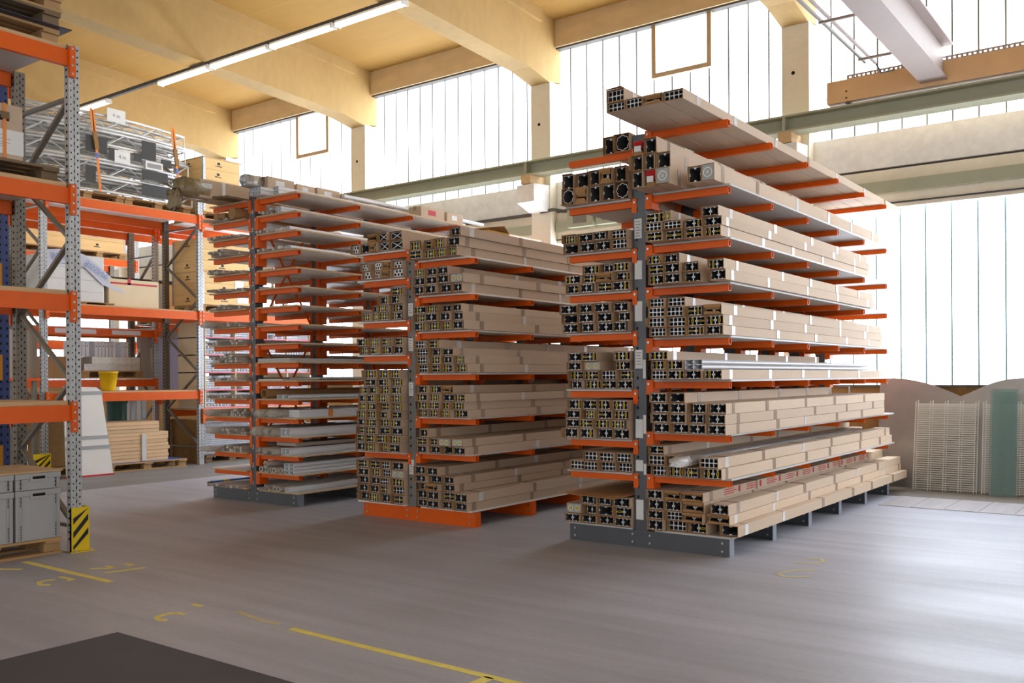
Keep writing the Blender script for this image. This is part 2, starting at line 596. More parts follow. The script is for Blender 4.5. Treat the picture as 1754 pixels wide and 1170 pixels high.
# crane runway beam
t = thing('crane_runway', 'olive steel runway beam for the crane along the window wall', 'beam', (-8, 13.15, 5.03))
b = MB()
b.box(-32, 6, 13.0, 13.3, 5.03, 5.055)
b.box(-32, 6, 13.0, 13.3, 5.245, 5.27)
b.box(-32, 6, 13.14, 13.16, 5.055, 5.245)
b.build('i_beam', M['green'], t)
for i in range(-2, 4):
    xc = CXR - CP * i - 0.22
    B(xc - 0.02, xc + 0.02, 13.01, 13.29, 5.055, 5.245).build('stiffener', M['green'], t)
B(-32, 6, 13.125, 13.175, 5.27, 5.305).build('rail', M['galvd'], t)

# overhead crane
t = thing('overhead_crane', 'overhead crane with ochre end carriage and pale steel girder', 'crane', (-3, 13.1, 5.31))
e = B(-4.126, 3.0, 13.03, 13.27, 5.32, 5.625).build('end_carriage', M['crane'], t)
for x in (-3.95, -3.9):
    MB().tube([(-3.86, 13.022, 5.46 + (x + 3.9) * 1.8), (-3.86, 13.03, 5.46 + (x + 3.9) * 1.8)], 0.012, 8).build('bolt', M['hole'], e)
MB().tube([(-3.83, 13.15, 5.42), (-4.16, 13.15, 5.42)], 0.035, 10).build('buffer', M['crane'], e)
for x in (-3.86, 0.5):
    MB().tube([(x, 13.10, 5.385), (x, 13.20, 5.385)], 0.08, 16).build('wheel', M['galvd'], e)
b = MB()
for k in range(110):
    x = -3.86 + k * 0.06
    b.box(x, x + 0.032, 13.06, 13.07, 5.645, 5.668)
b.box(-3.86, 2.74, 13.06, 13.07, 5.625, 5.645)
b.box(-3.86, 2.74, 13.06, 13.07, 5.668, 5.69)
b.build('perforated_strip', M['lilac'], e)
b = MB()
b.box(-2.90, -2.57, -6, 13.12, 5.375, 5.40)
b.box(-2.85, -2.62, -6, 13.02, 5.40, 5.80)
b.box(-2.95, -2.50, -6, 13.02, 5.80, 5.825)
b.build('girder', M['lilac'], t)
for x, y1 in ((-3.43, 12.40), (-3.33, 12.50)):
    MB().bar((x, -4, 5.6), (x, y1, 5.6), 0.03, 0.03).build('festoon_rail', M['lilac'] if x > -3.4 else M['galvd'], t)
for y in (10.65, 12.2, 9.0, 7.4):
    MB().bar((-3.46, y, 5.585), (-2.86, y, 5.585), 0.035, 0.03).build('crossbar', M['lilac'], t)
MB().tube([(-3.33, 12.5, 5.6), (-3.31, 12.7, 5.52), (-3.25, 13.05, 5.64)], 0.012, 6).build('feed_cable', M['cable'], t)

# strip lights on a trunking bar
zl, yl = 6.90, 9.66
t = thing('light_trunking', 'dark steel bar carrying the fluorescent strip lights under the beams', 'lighting bar', (-12, yl, zl))
B(-19, 6, yl - 0.03, yl + 0.03, zl, zl + 0.06).build('bar', M['darkstrip'], t)
for i in range(0, 4):
    x = CXR - CP * i - 0.2
    B(x - 0.02, x + 0.02, yl - 0.02, yl + 0.02, zl + 0.06, 7.3).build('hanger', M['lint'], t)
LN = ['just above the trusses', 'beyond the hanger bracket', 'above the seventeen-level rack', 'third from the hanger bracket', 'at the picture top edge', 'beyond the picture top', 'above the tall rack', 'above the open floor']
for k, (xa, xb) in enumerate(((-18.0, -16.62), (-14.94, -13.48), (-13.42, -11.92), (-11.86, -10.42), (-10.36, -8.95))):
    t = thing('strip_light', 'glowing twin tube fluorescent strip light ' + LN[k], 'light', ((xa + xb) / 2, yl, zl), 'fluorescent strip lights')
    B(xa, xb, yl - 0.05, yl + 0.05, zl - 0.035, zl - 0.001).build('housing', M['board'], t)
    for s in (-1, 1):
        MB().tube([(xa + 0.04, yl + s * 0.045, zl - 0.06), (xb - 0.04, yl + s * 0.045, zl - 0.06)], 0.016, 8).build('tube', M['tube'], t)
    for x in (xa + 0.015, xb - 0.015):
        B(x - 0.012, x + 0.012, yl - 0.065, yl + 0.065, zl - 0.085, zl - 0.035).build('lamp_holder', M['board'], t)


# ================================================================== CANTILEVER RACKS
def board_thing(x0, x1, y0, y1, z, label, group, edge=True, mt=None, em=None):
    t = tag(B(x0, x1, y0, y1, z + 0.0006, z + 0.018).build('shelf_board', mt or M['board'], loc=((x0 + x1) / 2, y0, z)), label, 'shelf board', group)
    if edge:
        B(x0, x1, y0 - 0.002, y0, z + 0.001, z + 0.017).build('front_edge', em or M['ply'], t)
        for x in ((x0 - 0.002, x0), (x1, x1 + 0.002)):
            B(x[0], x[1], y0, y1, z + 0.001, z + 0.017).build('long_edge', em or M['ply'], t)
    return t


def cantilever(name, label, xc0, xc1, xl, xr, lev_l, lev_r, ztop, mcol, mbase, zb, posts, bracket_h, arm_h, arm_limit=10 ** 6, slots=0.09):
    t = thing(name, label, 'cantilever rack', ((xc0 + xc1) / 2, 7.5, 0))
    rest = MB()
    na = 0
    yb0 = posts[0]
    for pi, y in enumerate(posts):
        u = MB()
        u.box(xc0, xc1, y - 0.045, y + 0.075, zb - 0.02, ztop)
        col = u.build('upright', mcol, t)
        if pi == 0 or True:
            h = MB()
            z = zb + 0.12
            xh = xc0 + (xc1 - xc0) * 0.30
            while z < ztop - 0.05:
                if pi == 0:
                    h.box(xh - 0.009, xh + 0.009, y - 0.0465, y - 0.045, z - 0.013, z + 0.013)
                h.box(xc1, xc1 + 0.0015, y - 0.008, y + 0.010, z - 0.013, z + 0.013)
                z += slots
            h.build('slot_hole_pattern', M['hole'], col)
        bm = MB()
        bm.box(xl, xr, y - 0.012, y + 0.03, 0.012, zb - 0.013)
        bm.box(xl, xr, y - 0.045, y + 0.045, 0.0, 0.012)
        bm.box(xl, xr, y - 0.045, y + 0.045, zb - 0.013, zb - 0.001)
        if pi == 0:
            bm.box(xl, xr, y - 0.047, y - 0.012, 0.0, zb - 0.001)
        base = bm.build('base_beam', mbase, t)
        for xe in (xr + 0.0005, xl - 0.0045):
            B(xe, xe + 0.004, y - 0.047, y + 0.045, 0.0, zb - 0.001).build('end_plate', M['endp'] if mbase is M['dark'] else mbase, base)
        for bx in (xl + 0.06, xc0 - 0.02, xc1 + 0.03, xr - 0.06):
            for bz in (0.045, zb - 0.04):
                yy = y - 0.047 if pi == 0 else y - 0.012
                MB().tube([(bx, yy - 0.011, bz), (bx, yy, bz)], 0.011, 6).build('bolt', M['bolt'], base)
        for side, levs in ((-1, lev_l), (1, lev_r)):
            for z in levs:
                a = MB()
                xs, xe = (xc0, xl) if side < 0 else (xc1, xr)
                lo = z - bracket_h * 0.72
                hi = z + 0.016
                if side < 0:
                    a.box(xs - 0.008, xs + 0.04, y - 0.052, y + 0.082, lo, hi)
                else:
                    a.box(xs + 0.002, xs + 0.07, y - 0.052, y + 0.082, lo, hi)
                st = xs + side * (0.008 if side < 0 else 0.06)
                # C section arm, open end
                a.box(st, xe, y - 0.028, y - 0.022, z - arm_h, z)
                a.box(st, xe, y + 0.022, y + 0.028, z - arm_h, z)
                a.box(st, xe, y - 0.0275, y + 0.0275, z - 0.006, z - 0.0005)
                a.box(st, xe, y - 0.0275, y + 0.0275, z - arm_h + 0.0005, z - arm_h + 0.006)
                a.box(xe - side * 0.05, xe - side * 0.045, y - 0.022, y + 0.022, z - arm_h + 0.006, z - 0.006)
                if na < arm_limit:
                    am = a.build('arm', M['orange'], t)
                    na += 1
                    if pi == 0:
                        bx = xs + (0.02 if side < 0 else 0.03)
                        MB().tube([(bx, y - 0.062, z - 0.02), (bx, y - 0.052, z - 0.02)], 0.012, 6).build('bolt', M['bolt'], am)
                else:
                    n = len(rest.v)
                    rest.v += a.v
                    rest.f += [tuple(i + n for i in f) for f in a.f]
                    rest.mi += a.mi
    if rest.v:
        stuff(rest.build('rear_arms', M['orange'], t))
    # ties between the uprights
    xm = (xc0 + xc1) / 2
    for a, c in zip(posts[:-1], posts[1:]):
        for z in (zb + 0.5, ztop * 0.55, ztop - 0.25):
            MB().bar((xm, a + 0.045, z), (xm, c - 0.045, z), 0.04, 0.04).build('tie_bar', M['orange'], t)
    for k in range(1, len(posts) - 1, 2):
        for z0, z1 in ((zb + 0.52, ztop * 0.55 - 0.03), (ztop * 0.55 + 0.03, ztop - 0.28)):
            MB().bar((xm, posts[k - 1] + 0.05, z0), (xm, posts[k] - 0.05, z1), 0.03, 0.012).build('brace', M['orange'], t)
            MB().bar((xm + 0.014, posts[k - 1] + 0.05, z1), (xm + 0.014, posts[k] - 0.05, z0), 0.03, 0.012).build('brace', M['orange'], t)
    return t


POSTS = [7.5 + i for i in range(6)]
ZB3 = 0.155
L3 = [3.605, 3.15, 2.695, 2.315, 1.943, 1.413, 0.955, 0.652][::-1]
R3 = [3.745, 3.17, 2.715, 2.333, 1.875, 1.50, 1.035, 0.653][::-1]
tall = cantilever('cantilever_rack', 'tall grey cantilever rack with orange arms, fully loaded with cartons', -4.12, -3.995, -4.82, -3.21, L3, R3, 3.742, M['dark'], M['dark'], ZB3, POSTS, 0.16, 0.058)
L2 = [2.93, 2.63, 2.165, 1.79, 0.715][::-1]
R2 = [2.785, 2.41, 2.025, 1.58, 1.115, 0.735][::-1]
midr = cantilever('cantilever_rack', 'cantilever rack on orange feet loaded with cartons, in the middle of three', -6.905, -6.80, -7.60, -5.985, L2, R2, 2.86, M['grey'], M['orange'], 0.15, POSTS, 0.15, 0.058)
LV1 = [0.145 + 0.2275 * k for k in range(1, 17)]
far = cantilever('cantilever_rack', 'closely spaced seventeen-level cantilever rack holding bare aluminium profiles', -9.61, -9.50, -10.37, -8.72, LV1, LV1, 3.91, M['dark'], M['dark'], 0.15, POSTS, 0.20, 0.055, arm_limit=96, slots=0.1138)
# level numbers on the seventeen-level rack
for k in range(17):
    text('level_number', str(k + 1), 0.075, M['white'], far, (-9.56, 7.4525, 0.235 + 0.2275 * k), (math.pi / 2, 0, 0))


def label_plate(par, x0, x1, z0, z1, y=7.4535, lines=True):
    p = B(x0, x1, y - 0.002, y, z0, z1).build('label_plate', M['white'], par)
    if lines:
        b = MB()
        z = z1 - 0.03
        while z > z0 + 0.02:
            b.box(x0 + 0.012, x1 - 0.012 - R.random() * 0.02, y - 0.003, y - 0.002, z, z + 0.008)
            z -= 0.026
        b.build('printed_lines', M['greyink'], p)
    return p


for z0, z1, ln in ((2.80, 2.98, 1), (2.43, 2.60, 0), (2.05, 2.23, 0), (1.62, 1.79, 1), (0.99, 1.16, 0), (0.69, 0.79, 0), (0.25, 0.43, 0)):
    label_plate(tall, -4.105, -4.03, z0, z1, lines=bool(ln))
for z0, z1 in ((1.53, 1.70), (1.03, 1.20), (0.66, 0.76)):
    label_plate(tall, -4.026, -3.998, z0, z1, lines=False)
for z0, z1 in ((2.22, 2.36), (1.84, 1.98), (1.35, 1.50), (0.50, 0.66)):
    label_plate(midr, -6.897, -6.83, z0, z1)

# shelf boards lying on the arms
RN = {'3': 'the tall rack', '2': 'the orange-footed rack', '1': 'the seventeen-level rack'}
def boards(key, xl, xr, levels, y0, y1, mt, skip=()):
    side = key[1]
    for i, z in enumerate(levels):
        if i in skip: continue
        nm = 'the base' if i == 0 else 'the %s %s arm up' % (ORD[i - 1], 'left' if side == 'L' else 'right')
        if i == 0: nm = '%s side of the base' % ('left' if side == 'L' else 'right')
        board_thing(xl, xr, y0 + R.uniform(-0.01, 0.01), y1, z, 'long pale shelf board on %s of %s' % (nm, RN[key[0]]), 'shelf boards of ' + RN[key[0]], mt=mt, em={'1': M['ply'], '2': M['board'], '3': M['boardg']}[key[0]])


boards('3L', -4.84, -4.14, [ZB3] + L3, 7.44, 12.6, M['boardg'], skip=(8,))
boards('3R', -3.91, -3.18, [ZB3] + R3, 7.44, 12.7, M['boardg'], skip=(8,))
boards('2L', -7.66, -6.93, [0.15] + L2, 7.43, 12.6, M['board'], skip=())
boards('2R', -6.72, -6.02, [0.15] + R2, 7.43, 12.6, M['board'])
boards('1L', -10.40, -9.65, [0.15] + LV1, 7.42, 12.6, M['board'])
boards('1R', -9.42, -8.68, [0.15] + LV1, 7.42, 12.6, M['board'])

# carton layout: rack side, shelf, front y, shelf z, length, rows of (height, "x0,x1,kind ...")
LAYOUT = [
 ('3L',8,7.3,3.625,5.2,[(0.162,"-4.359,-4.229,N -4.223,-4.065,O")]),
 ('3L',7,7.3,3.17,5.2,[(0.156,"-4.779,-4.641,O -4.634,-4.504,F -4.499,-4.374,N -4.369,-4.237,N -4.231,-4.086,O"),(0.138,"-4.794,-4.666,N -4.659,-4.509,N -4.501,-4.373,N -4.368,-4.236,F -4.221,-4.094,N")]),
 ('3L',6,7.3,2.715,5.2,[(0.091,"-4.798,-4.627,N -4.621,-4.448,X -4.442,-4.271,X -4.266,-4.095,G"),(0.08,"-4.8,-4.625,Y -4.62,-4.448,X -4.442,-4.27,X -4.264,-4.094,G")]),
 ('3L',5,7.3,2.335,5.2,[(0.088,"-4.76,-4.602,Y -4.598,-4.431,X -4.427,-4.262,Z -4.256,-4.079,Y"),(0.085,"-4.756,-4.582,Y -4.576,-4.423,Z -4.417,-4.244,F -4.236,-4.078,Y"),(0.083,"-4.582,-4.405,Y -4.397,-4.25,X -4.246,-4.082,Y")]),
 ('3L',4,7.3,1.963,5.2,[(0.091,"-4.81,-4.636,X -4.614,-4.439,X -4.433,-4.257,X -4.251,-4.086,X"),(0.088,"-4.814,-4.627,N -4.615,-4.438,X -4.433,-4.256,X -4.251,-4.085,X"),(0.087,"-4.829,-4.63,X -4.616,-4.458,X -4.452,-4.272,X -4.266,-4.102,X")]),
 ('3L',3,7.3,1.433,5.2,[(0.084,"-4.725,-4.571,X -4.563,-4.39,Y -4.38,-4.214,Z -4.21,-4.05,X"),(0.088,"-4.739,-4.579,Y -4.573,-4.409,Z -4.379,-4.214,G -4.209,-4.049,Y"),(0.084,"-4.739,-4.577,X -4.571,-4.389,E -4.238,-4.074,Y"),(0.088,"-4.743,-4.585,X -4.579,-4.408,Y -4.231,-4.059,Y")]),
 ('3L',2,7.25,0.975,5.2,[(0.096,"-4.743,-4.584,X -4.578,-4.424,Y -4.417,-4.247,X -4.24,-4.07,Y"),(0.082,"-4.742,-4.583,X -4.576,-4.429,Z -4.416,-4.247,Y -4.238,-4.069,Y"),(0.085,"-4.736,-4.571,X -4.564,-4.409,Y -4.398,-4.236,Y -4.229,-4.067,Y"),(0.093,"-4.732,-4.573,Y -4.565,-4.397,Y -4.389,-4.232,Y -4.225,-4.063,Y")]),
 ('3L',1,7.3,0.672,5.2,[(0.089,"-4.732,-4.571,G -4.565,-4.411,G -4.404,-4.237,G -4.231,-4.072,G"),(0.088,"-4.59,-4.412,G -4.405,-4.237,G -4.23,-4.071,G")]),
 ('3L',0,7.4,0.175,5.2,[(0.085,"-4.842,-4.67,X -4.664,-4.495,X -4.487,-4.315,X -4.308,-4.126,X"),(0.095,"-4.826,-4.654,E -4.647,-4.492,X -4.485,-4.318,N -4.309,-4.125,Y"),(0.092,"-4.665,-4.49,X -4.483,-4.315,X -4.308,-4.128,X")]),
 ('3R',8,6.75,3.765,7.11,[(0.084,"-3.949,-3.775,G -3.771,-3.613,G -3.609,-3.432,F -3.427,-3.249,G"),(0.104,"-3.952,-3.781,G")]),
 ('3R',7,7.25,3.19,5.01,[(0.144,"-3.957,-3.849,N -3.84,-3.728,R -3.719,-3.584,E -3.482,-3.354,N -3.348,-3.227,E"),(0.139,"-3.963,-3.845,N -3.836,-3.736,N -3.728,-3.591,N"),(0.136,"-3.965,-3.847,R -3.838,-3.709,N")]),
 ('3R',6,7.3,2.735,4.38,[(0.089,"-3.905,-3.744,Z -3.735,-3.564,Z -3.544,-3.377,Z -3.37,-3.214,Z"),(0.078,"-3.912,-3.743,G -3.736,-3.565,G -3.555,-3.375,Y -3.37,-3.2,X"),(0.09,"-3.922,-3.74,Y -3.733,-3.656,Y -3.39,-3.227,X")]),
 ('3R',5,7.25,2.353,4.39,[(0.09,"-3.877,-3.72,Y -3.713,-3.553,X -3.538,-3.373,X -3.287,-3.137,X"),(0.087,"-3.879,-3.719,Z -3.713,-3.552,X -3.538,-3.395,X -3.294,-3.142,Y"),(0.08,"-3.875,-3.72,Y -3.714,-3.553,X")]),
 ('3R',4,7.25,1.895,4.85,[(0.081,"-3.85,-3.688,G -3.675,-3.509,G -3.497,-3.337,Y -3.329,-3.164,X"),(0.088,"-3.859,-3.695,G -3.688,-3.515,G -3.504,-3.336,Z -3.328,-3.162,Y"),(0.088,"-3.861,-3.699,G -3.689,-3.521,G -3.515,-3.338,Y -3.332,-3.165,F"),(0.082,"-3.861,-3.707,G -3.693,-3.523,G")]),
 ('3R',3,7.25,1.52,4.9,[(0.085,"-3.848,-3.691,G -3.683,-3.518,Y -3.513,-3.353,Y -3.34,-3.18,Z"),(0.085,"-3.852,-3.689,Y -3.682,-3.524,Y -3.517,-3.351,Z"),(0.081,"-3.851,-3.671,Y")]),
 ('3R',2,7.25,1.055,4.88,[(0.088,"-3.84,-3.674,X -3.659,-3.496,X -3.485,-3.322,X -3.314,-3.148,X"),(0.087,"-3.843,-3.677,X -3.661,-3.5,X -3.494,-3.327,X -3.315,-3.15,X"),(0.091,"-3.852,-3.676,X -3.664,-3.502,X -3.494,-3.327,X -3.318,-3.154,X"),(0.088,"-3.851,-3.69,X -3.679,-3.523,N")]),
 ('3R',1,7.3,0.673,5.4,[(0.095,"-3.879,-3.723,G -3.713,-3.567,Y -3.558,-3.398,Y -3.386,-3.204,Y"),(0.092,"-3.895,-3.727,G -3.721,-3.582,N -3.401,-3.227,G"),(0.081,"-3.917,-3.755,Z")]),
 ('3R',0,7.5,0.175,5.7,[(0.098,"-4.004,-3.847,X -3.835,-3.643,G -3.621,-3.444,Z -3.332,-3.161,N"),(0.084,"-4.012,-3.846,X -3.836,-3.674,G -3.665,-3.466,F -3.451,-3.238,F"),(0.096,"-4.018,-3.853,X -3.845,-3.682,X -3.674,-3.466,F -3.416,-3.24,X"),(0.087,"-4.024,-3.861,X -3.854,-3.695,F -3.686,-3.473,F")]),
 ('2L',5,7.35,2.95,5.2,[(0.104,"-7.672,-7.538,K -7.529,-7.387,N -7.373,-7.255,F -7.246,-7.1,D -7.091,-6.89,D"),(0.097,"-7.415,-7.257,F -7.245,-7.094,D -7.079,-6.894,D")]),
 ('2L',4,7.35,2.65,5.2,[(0.093,"-7.481,-7.317,K -7.308,-7.2,K -7.191,-7.067,F -7.058,-6.893,K"),(0.087,"-7.522,-7.396,K -7.321,-7.199,K -7.19,-7.066,F -7.053,-6.897,K")]),
 ('2L',3,7.35,2.185,5.2,[(0.089,"-7.52,-7.364,Y -7.355,-7.255,Y -7.246,-7.082,Z -7.071,-6.884,Y"),(0.084,"-7.361,-7.255,Y -7.246,-7.083,Y -7.072,-6.892,Y"),(0.094,"-7.227,-7.076,Y -7.067,-6.895,Y"),(0.092,"-7.069,-6.895,Y")]),
 ('2L',2,7.35,1.81,5.2,[(0.093,"-7.586,-7.411,Y -7.404,-7.232,Y -7.225,-7.065,Y -7.057,-6.892,Y"),(0.091,"-7.574,-7.403,Y -7.396,-7.231,Y -7.224,-7.056,Y -7.047,-6.895,Y")]),
 ('2L',1,7.35,0.735,5.2,[(0.1,"-7.631,-7.466,Y -7.458,-7.285,Y -7.277,-7.1,Y -7.093,-6.919,Y"),(0.091,"-7.625,-7.465,Y -7.458,-7.284,Y -7.277,-7.099,Y -7.092,-6.918,Y"),(0.087,"-7.624,-7.462,Y -7.454,-7.281,Y -7.273,-7.096,Y -7.089,-6.918,Y"),(0.089,"-7.618,-7.461,Y -7.453,-7.28,Y -7.272,-7.095,Y -7.088,-6.922,Y"),(0.087,"-7.617,-7.455,Y -7.448,-7.274,Y -7.267,-7.09,Y -7.083,-6.921,Y"),(0.091,"-7.575,-7.439,Y -7.429,-7.273,Y -7.266,-7.089,Y -7.082,-6.92,Y"),(0.091,"-7.575,-7.434,Y -7.426,-7.273,Y -7.265,-7.095,Y -7.086,-6.919,Y"),(0.089,"-7.574,-7.433,Y -7.425,-7.272,Y -7.264,-7.087,Y -7.08,-6.919,Y"),(0.086,"-7.457,-7.278,Z -7.271,-7.094,Y -7.084,-6.918,Y"),(0.097,"-7.466,-7.278,Y -7.27,-7.093,Y -7.083,-6.917,Y")]),
 ('2L',0,7.4,0.17,5.2,[(0.102,"-7.636,-7.464,X -7.456,-7.295,Y -7.287,-7.124,X -7.117,-6.919,Y"),(0.088,"-7.635,-7.463,X -7.455,-7.294,X -7.287,-7.128,Y -7.119,-6.918,G"),(0.091,"-7.64,-7.462,X -7.455,-7.293,X -7.286,-7.127,G -7.115,-6.913,Y"),(0.088,"-7.649,-7.466,X -7.456,-7.292,Y -7.285,-7.127,G -7.117,-6.912,E"),(0.093,"-7.676,-7.478,Z -7.468,-7.297,Z -7.287,-7.126,G -7.111,-6.911,X")]),
 ('2R',6,7.3,2.81,5.2,[(0.096,"-6.728,-6.559,Z -6.546,-6.379,Y -6.371,-6.227,Y -6.211,-6.074,Y"),(0.1,"-6.738,-6.57,Y -6.554,-6.388,Z -6.38,-6.228,Y -6.214,-6.054,X"),(0.094,"-6.166,-6.014,X")]),
 ('2R',5,7.3,2.43,5.2,[(0.097,"-6.706,-6.545,X -6.533,-6.362,X -6.342,-6.183,X -6.163,-6.026,X"),(0.094,"-6.711,-6.551,X -6.536,-6.371,X -6.357,-6.192,X -6.18,-6.006,E"),(0.086,"-6.702,-6.552,Y -6.523,-6.368,X -6.36,-6.201,X")]),
 ('2R',4,7.3,2.045,5.2,[(0.092,"-6.692,-6.52,Y -6.507,-6.333,Y -6.313,-6.164,Y -6.152,-5.983,X"),(0.092,"-6.71,-6.527,Y -6.515,-6.332,X -6.32,-6.163,X -6.153,-6.011,X"),(0.08,"-6.705,-6.522,Y -6.512,-6.331,Y -6.321,-6.172,X -6.164,-6.02,X")]),
 ('2R',3,7.3,1.6,5.2,[(0.092,"-6.655,-6.495,G -6.464,-6.305,Z -6.292,-6.141,Y -6.128,-5.964,Y"),(0.085,"-6.655,-6.494,G -6.468,-6.305,Z -6.296,-6.145,Y -6.136,-5.988,Y"),(0.08,"-6.663,-6.494,G -6.465,-6.304,Y -6.291,-6.127,Y"),(0.087,"-6.664,-6.497,G -6.475,-6.316,Y")]),
 ('2R',2,7.3,1.135,5.2,[(0.084,"-6.652,-6.49,Y -6.481,-6.322,Y -6.313,-6.156,Y -6.149,-5.973,Y"),(0.082,"-6.652,-6.476,Y -6.467,-6.319,Z -6.311,-6.157,Y -6.151,-5.979,Y"),(0.085,"-6.649,-6.48,Y -6.471,-6.321,Y -6.312,-6.141,X -6.114,-5.962,Z"),(0.084,"-6.648,-6.479,Y -6.47,-6.316,Y -6.307,-6.151,F")]),
 ('2R',1,7.3,0.755,5.2,[(0.084,"-6.651,-6.498,X -6.489,-6.336,X -6.327,-6.171,N -6.163,-5.991,X"),(0.082,"-6.646,-6.488,Z -6.479,-6.36,Z -6.351,-6.19,E -6.181,-6.028,E"),(0.094,"-6.622,-6.494,X")]),
 ('2R',0,7.45,0.17,5.2,[(0.085,"-6.802,-6.645,X -6.636,-6.46,X -6.445,-6.262,X -6.248,-6.076,X"),(0.098,"-6.806,-6.647,X -6.631,-6.464,X -6.437,-6.265,Z -6.25,-6.075,X"),(0.078,"-6.763,-6.653,X -6.644,-6.465,F -6.436,-6.277,X"),(0.085,"-6.818,-6.645,X -6.634,-6.46,X -6.433,-6.277,X"),(0.092,"-6.836,-6.644,X -6.635,-6.477,X")]),
]


# ================================================================== PROFILE SECTIONS
def section(outer, holes, name, depth=1.0):
    """Extruded section mesh: outline minus holes, x in [-1,1], z in [-.5,.5], y in [0,1]."""
    c = bpy.data.curves.new(name, 'CURVE')
    c.dimensions = '2D'
    c.fill_mode = 'BOTH'
    c.extrude = depth / 2
    for pl in [outer] + holes:
        s = c.splines.new('POLY')
        s.points.add(len(pl) - 1)
        for p, q in zip(s.points, pl):
            p.co = (q[0], q[1], 0, 1)
        s.use_cyclic_u = True
    o = bpy.data.objects.new(name, c)
    COL.objects.link(o)
    dg = bpy.context.evaluated_depsgraph_get()
    dg.update()
    me = bpy.data.meshes.new_from_object(o.evaluated_get(dg))
    bpy.data.objects.remove(o)
    me.name = name
    import bmesh
    bm = bmesh.new()
    bm.from_mesh(me)
    bmesh.ops.remove_doubles(bm, verts=bm.verts, dist=1e-5)
    for v in bm.verts:
        x, y, z = v.co
        v.co = (x, z + depth / 2, y)
    bmesh.ops.recalc_face_normals(bm, faces=bm.faces)
    bm.to_mesh(me)
    bm.free()
    me.materials.clear()
    return me


def chamber(cx, cz, s, bump=0.12, inner=0):
    """square hole with a T-slot bump of metal standing into it on each side"""
    out = []
    for k in range(4):
        a = k * math.pi / 2
        bb = bump * (1.9 if inner and ((inner > 0 and k == 1) or (inner < 0 and k == 3)) else 1)
        for u, v in ((-s, -s), (-0.12, -s), (-0.08, -s + bb), (0.08, -s + bb), (0.12, -s)):
            x, z = u * math.cos(a) - v * math.sin(a), u * math.sin(a) + v * math.cos(a)
            out.append((cx + x, cz + z))
    return out


def circ(cx, cz, r, n=14, rx=1.0):
    return [(cx + r * rx * math.cos(2 * math.pi * k / n), cz + r * math.sin(2 * math.pi * k / n)) for k in range(n)]


RECT = [(-1, -.5), (1, -.5), (1, .5), (-1, .5)]
SEC = {}
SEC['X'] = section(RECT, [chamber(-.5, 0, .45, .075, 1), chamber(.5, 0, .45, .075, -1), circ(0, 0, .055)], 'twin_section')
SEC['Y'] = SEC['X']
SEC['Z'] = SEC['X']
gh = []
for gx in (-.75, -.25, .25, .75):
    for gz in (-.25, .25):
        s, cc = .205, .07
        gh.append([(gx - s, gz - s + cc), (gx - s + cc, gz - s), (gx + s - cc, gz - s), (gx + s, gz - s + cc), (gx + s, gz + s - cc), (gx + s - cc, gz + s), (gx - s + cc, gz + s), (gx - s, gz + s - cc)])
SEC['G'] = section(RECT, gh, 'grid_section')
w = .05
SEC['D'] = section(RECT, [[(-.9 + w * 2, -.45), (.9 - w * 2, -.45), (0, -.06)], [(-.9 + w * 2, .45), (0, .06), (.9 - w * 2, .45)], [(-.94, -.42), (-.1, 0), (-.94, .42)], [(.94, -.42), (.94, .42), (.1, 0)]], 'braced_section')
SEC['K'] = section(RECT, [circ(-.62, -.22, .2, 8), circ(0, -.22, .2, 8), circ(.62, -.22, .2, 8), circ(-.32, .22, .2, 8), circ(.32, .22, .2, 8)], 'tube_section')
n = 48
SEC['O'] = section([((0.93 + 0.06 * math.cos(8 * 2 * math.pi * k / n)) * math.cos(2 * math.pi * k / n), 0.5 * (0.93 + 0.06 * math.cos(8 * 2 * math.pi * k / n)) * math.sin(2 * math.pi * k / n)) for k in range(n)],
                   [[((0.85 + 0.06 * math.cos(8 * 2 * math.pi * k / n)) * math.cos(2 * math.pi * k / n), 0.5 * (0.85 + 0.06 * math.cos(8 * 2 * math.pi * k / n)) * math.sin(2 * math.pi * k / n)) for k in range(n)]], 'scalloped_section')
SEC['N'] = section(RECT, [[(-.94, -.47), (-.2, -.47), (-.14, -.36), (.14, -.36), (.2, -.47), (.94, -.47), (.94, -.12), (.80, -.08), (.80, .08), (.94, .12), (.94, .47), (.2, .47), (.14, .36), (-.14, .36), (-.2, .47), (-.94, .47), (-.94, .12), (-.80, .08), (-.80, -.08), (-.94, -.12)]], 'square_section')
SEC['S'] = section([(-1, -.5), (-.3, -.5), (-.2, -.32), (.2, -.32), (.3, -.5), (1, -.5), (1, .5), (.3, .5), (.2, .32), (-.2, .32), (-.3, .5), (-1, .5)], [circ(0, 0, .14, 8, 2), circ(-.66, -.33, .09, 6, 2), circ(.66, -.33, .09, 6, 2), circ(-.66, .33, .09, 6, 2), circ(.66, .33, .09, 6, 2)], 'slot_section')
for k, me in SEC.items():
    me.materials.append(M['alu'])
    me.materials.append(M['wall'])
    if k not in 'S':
        for pf in me.polygons:          # saw-cut ends stay bright, inner walls coloured dark for the shade inside
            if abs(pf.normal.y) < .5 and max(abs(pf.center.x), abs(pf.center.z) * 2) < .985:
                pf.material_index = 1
LENS = section(circ(0, 0, .43, 16, .28), [circ(0, 0, .38, 16, .17)], 'lens_insert')
LENS.materials.append(M['yellow'])
LENSW = section(circ(0, 0, .36, 16, .36), [circ(0, 0, .24, 16, .3)], 'lens_core')
LENSW.materials.append(M['yellow'])


def child_mesh(name, me, parent, loc, scale, rot=(0, 0, 0), mt=None):
    o = bpy.data.objects.new(name, me)
    COL.objects.link(o)
    o.parent = parent
    o.location = loc
    o.scale = scale
    o.rotation_euler = rot
    return o


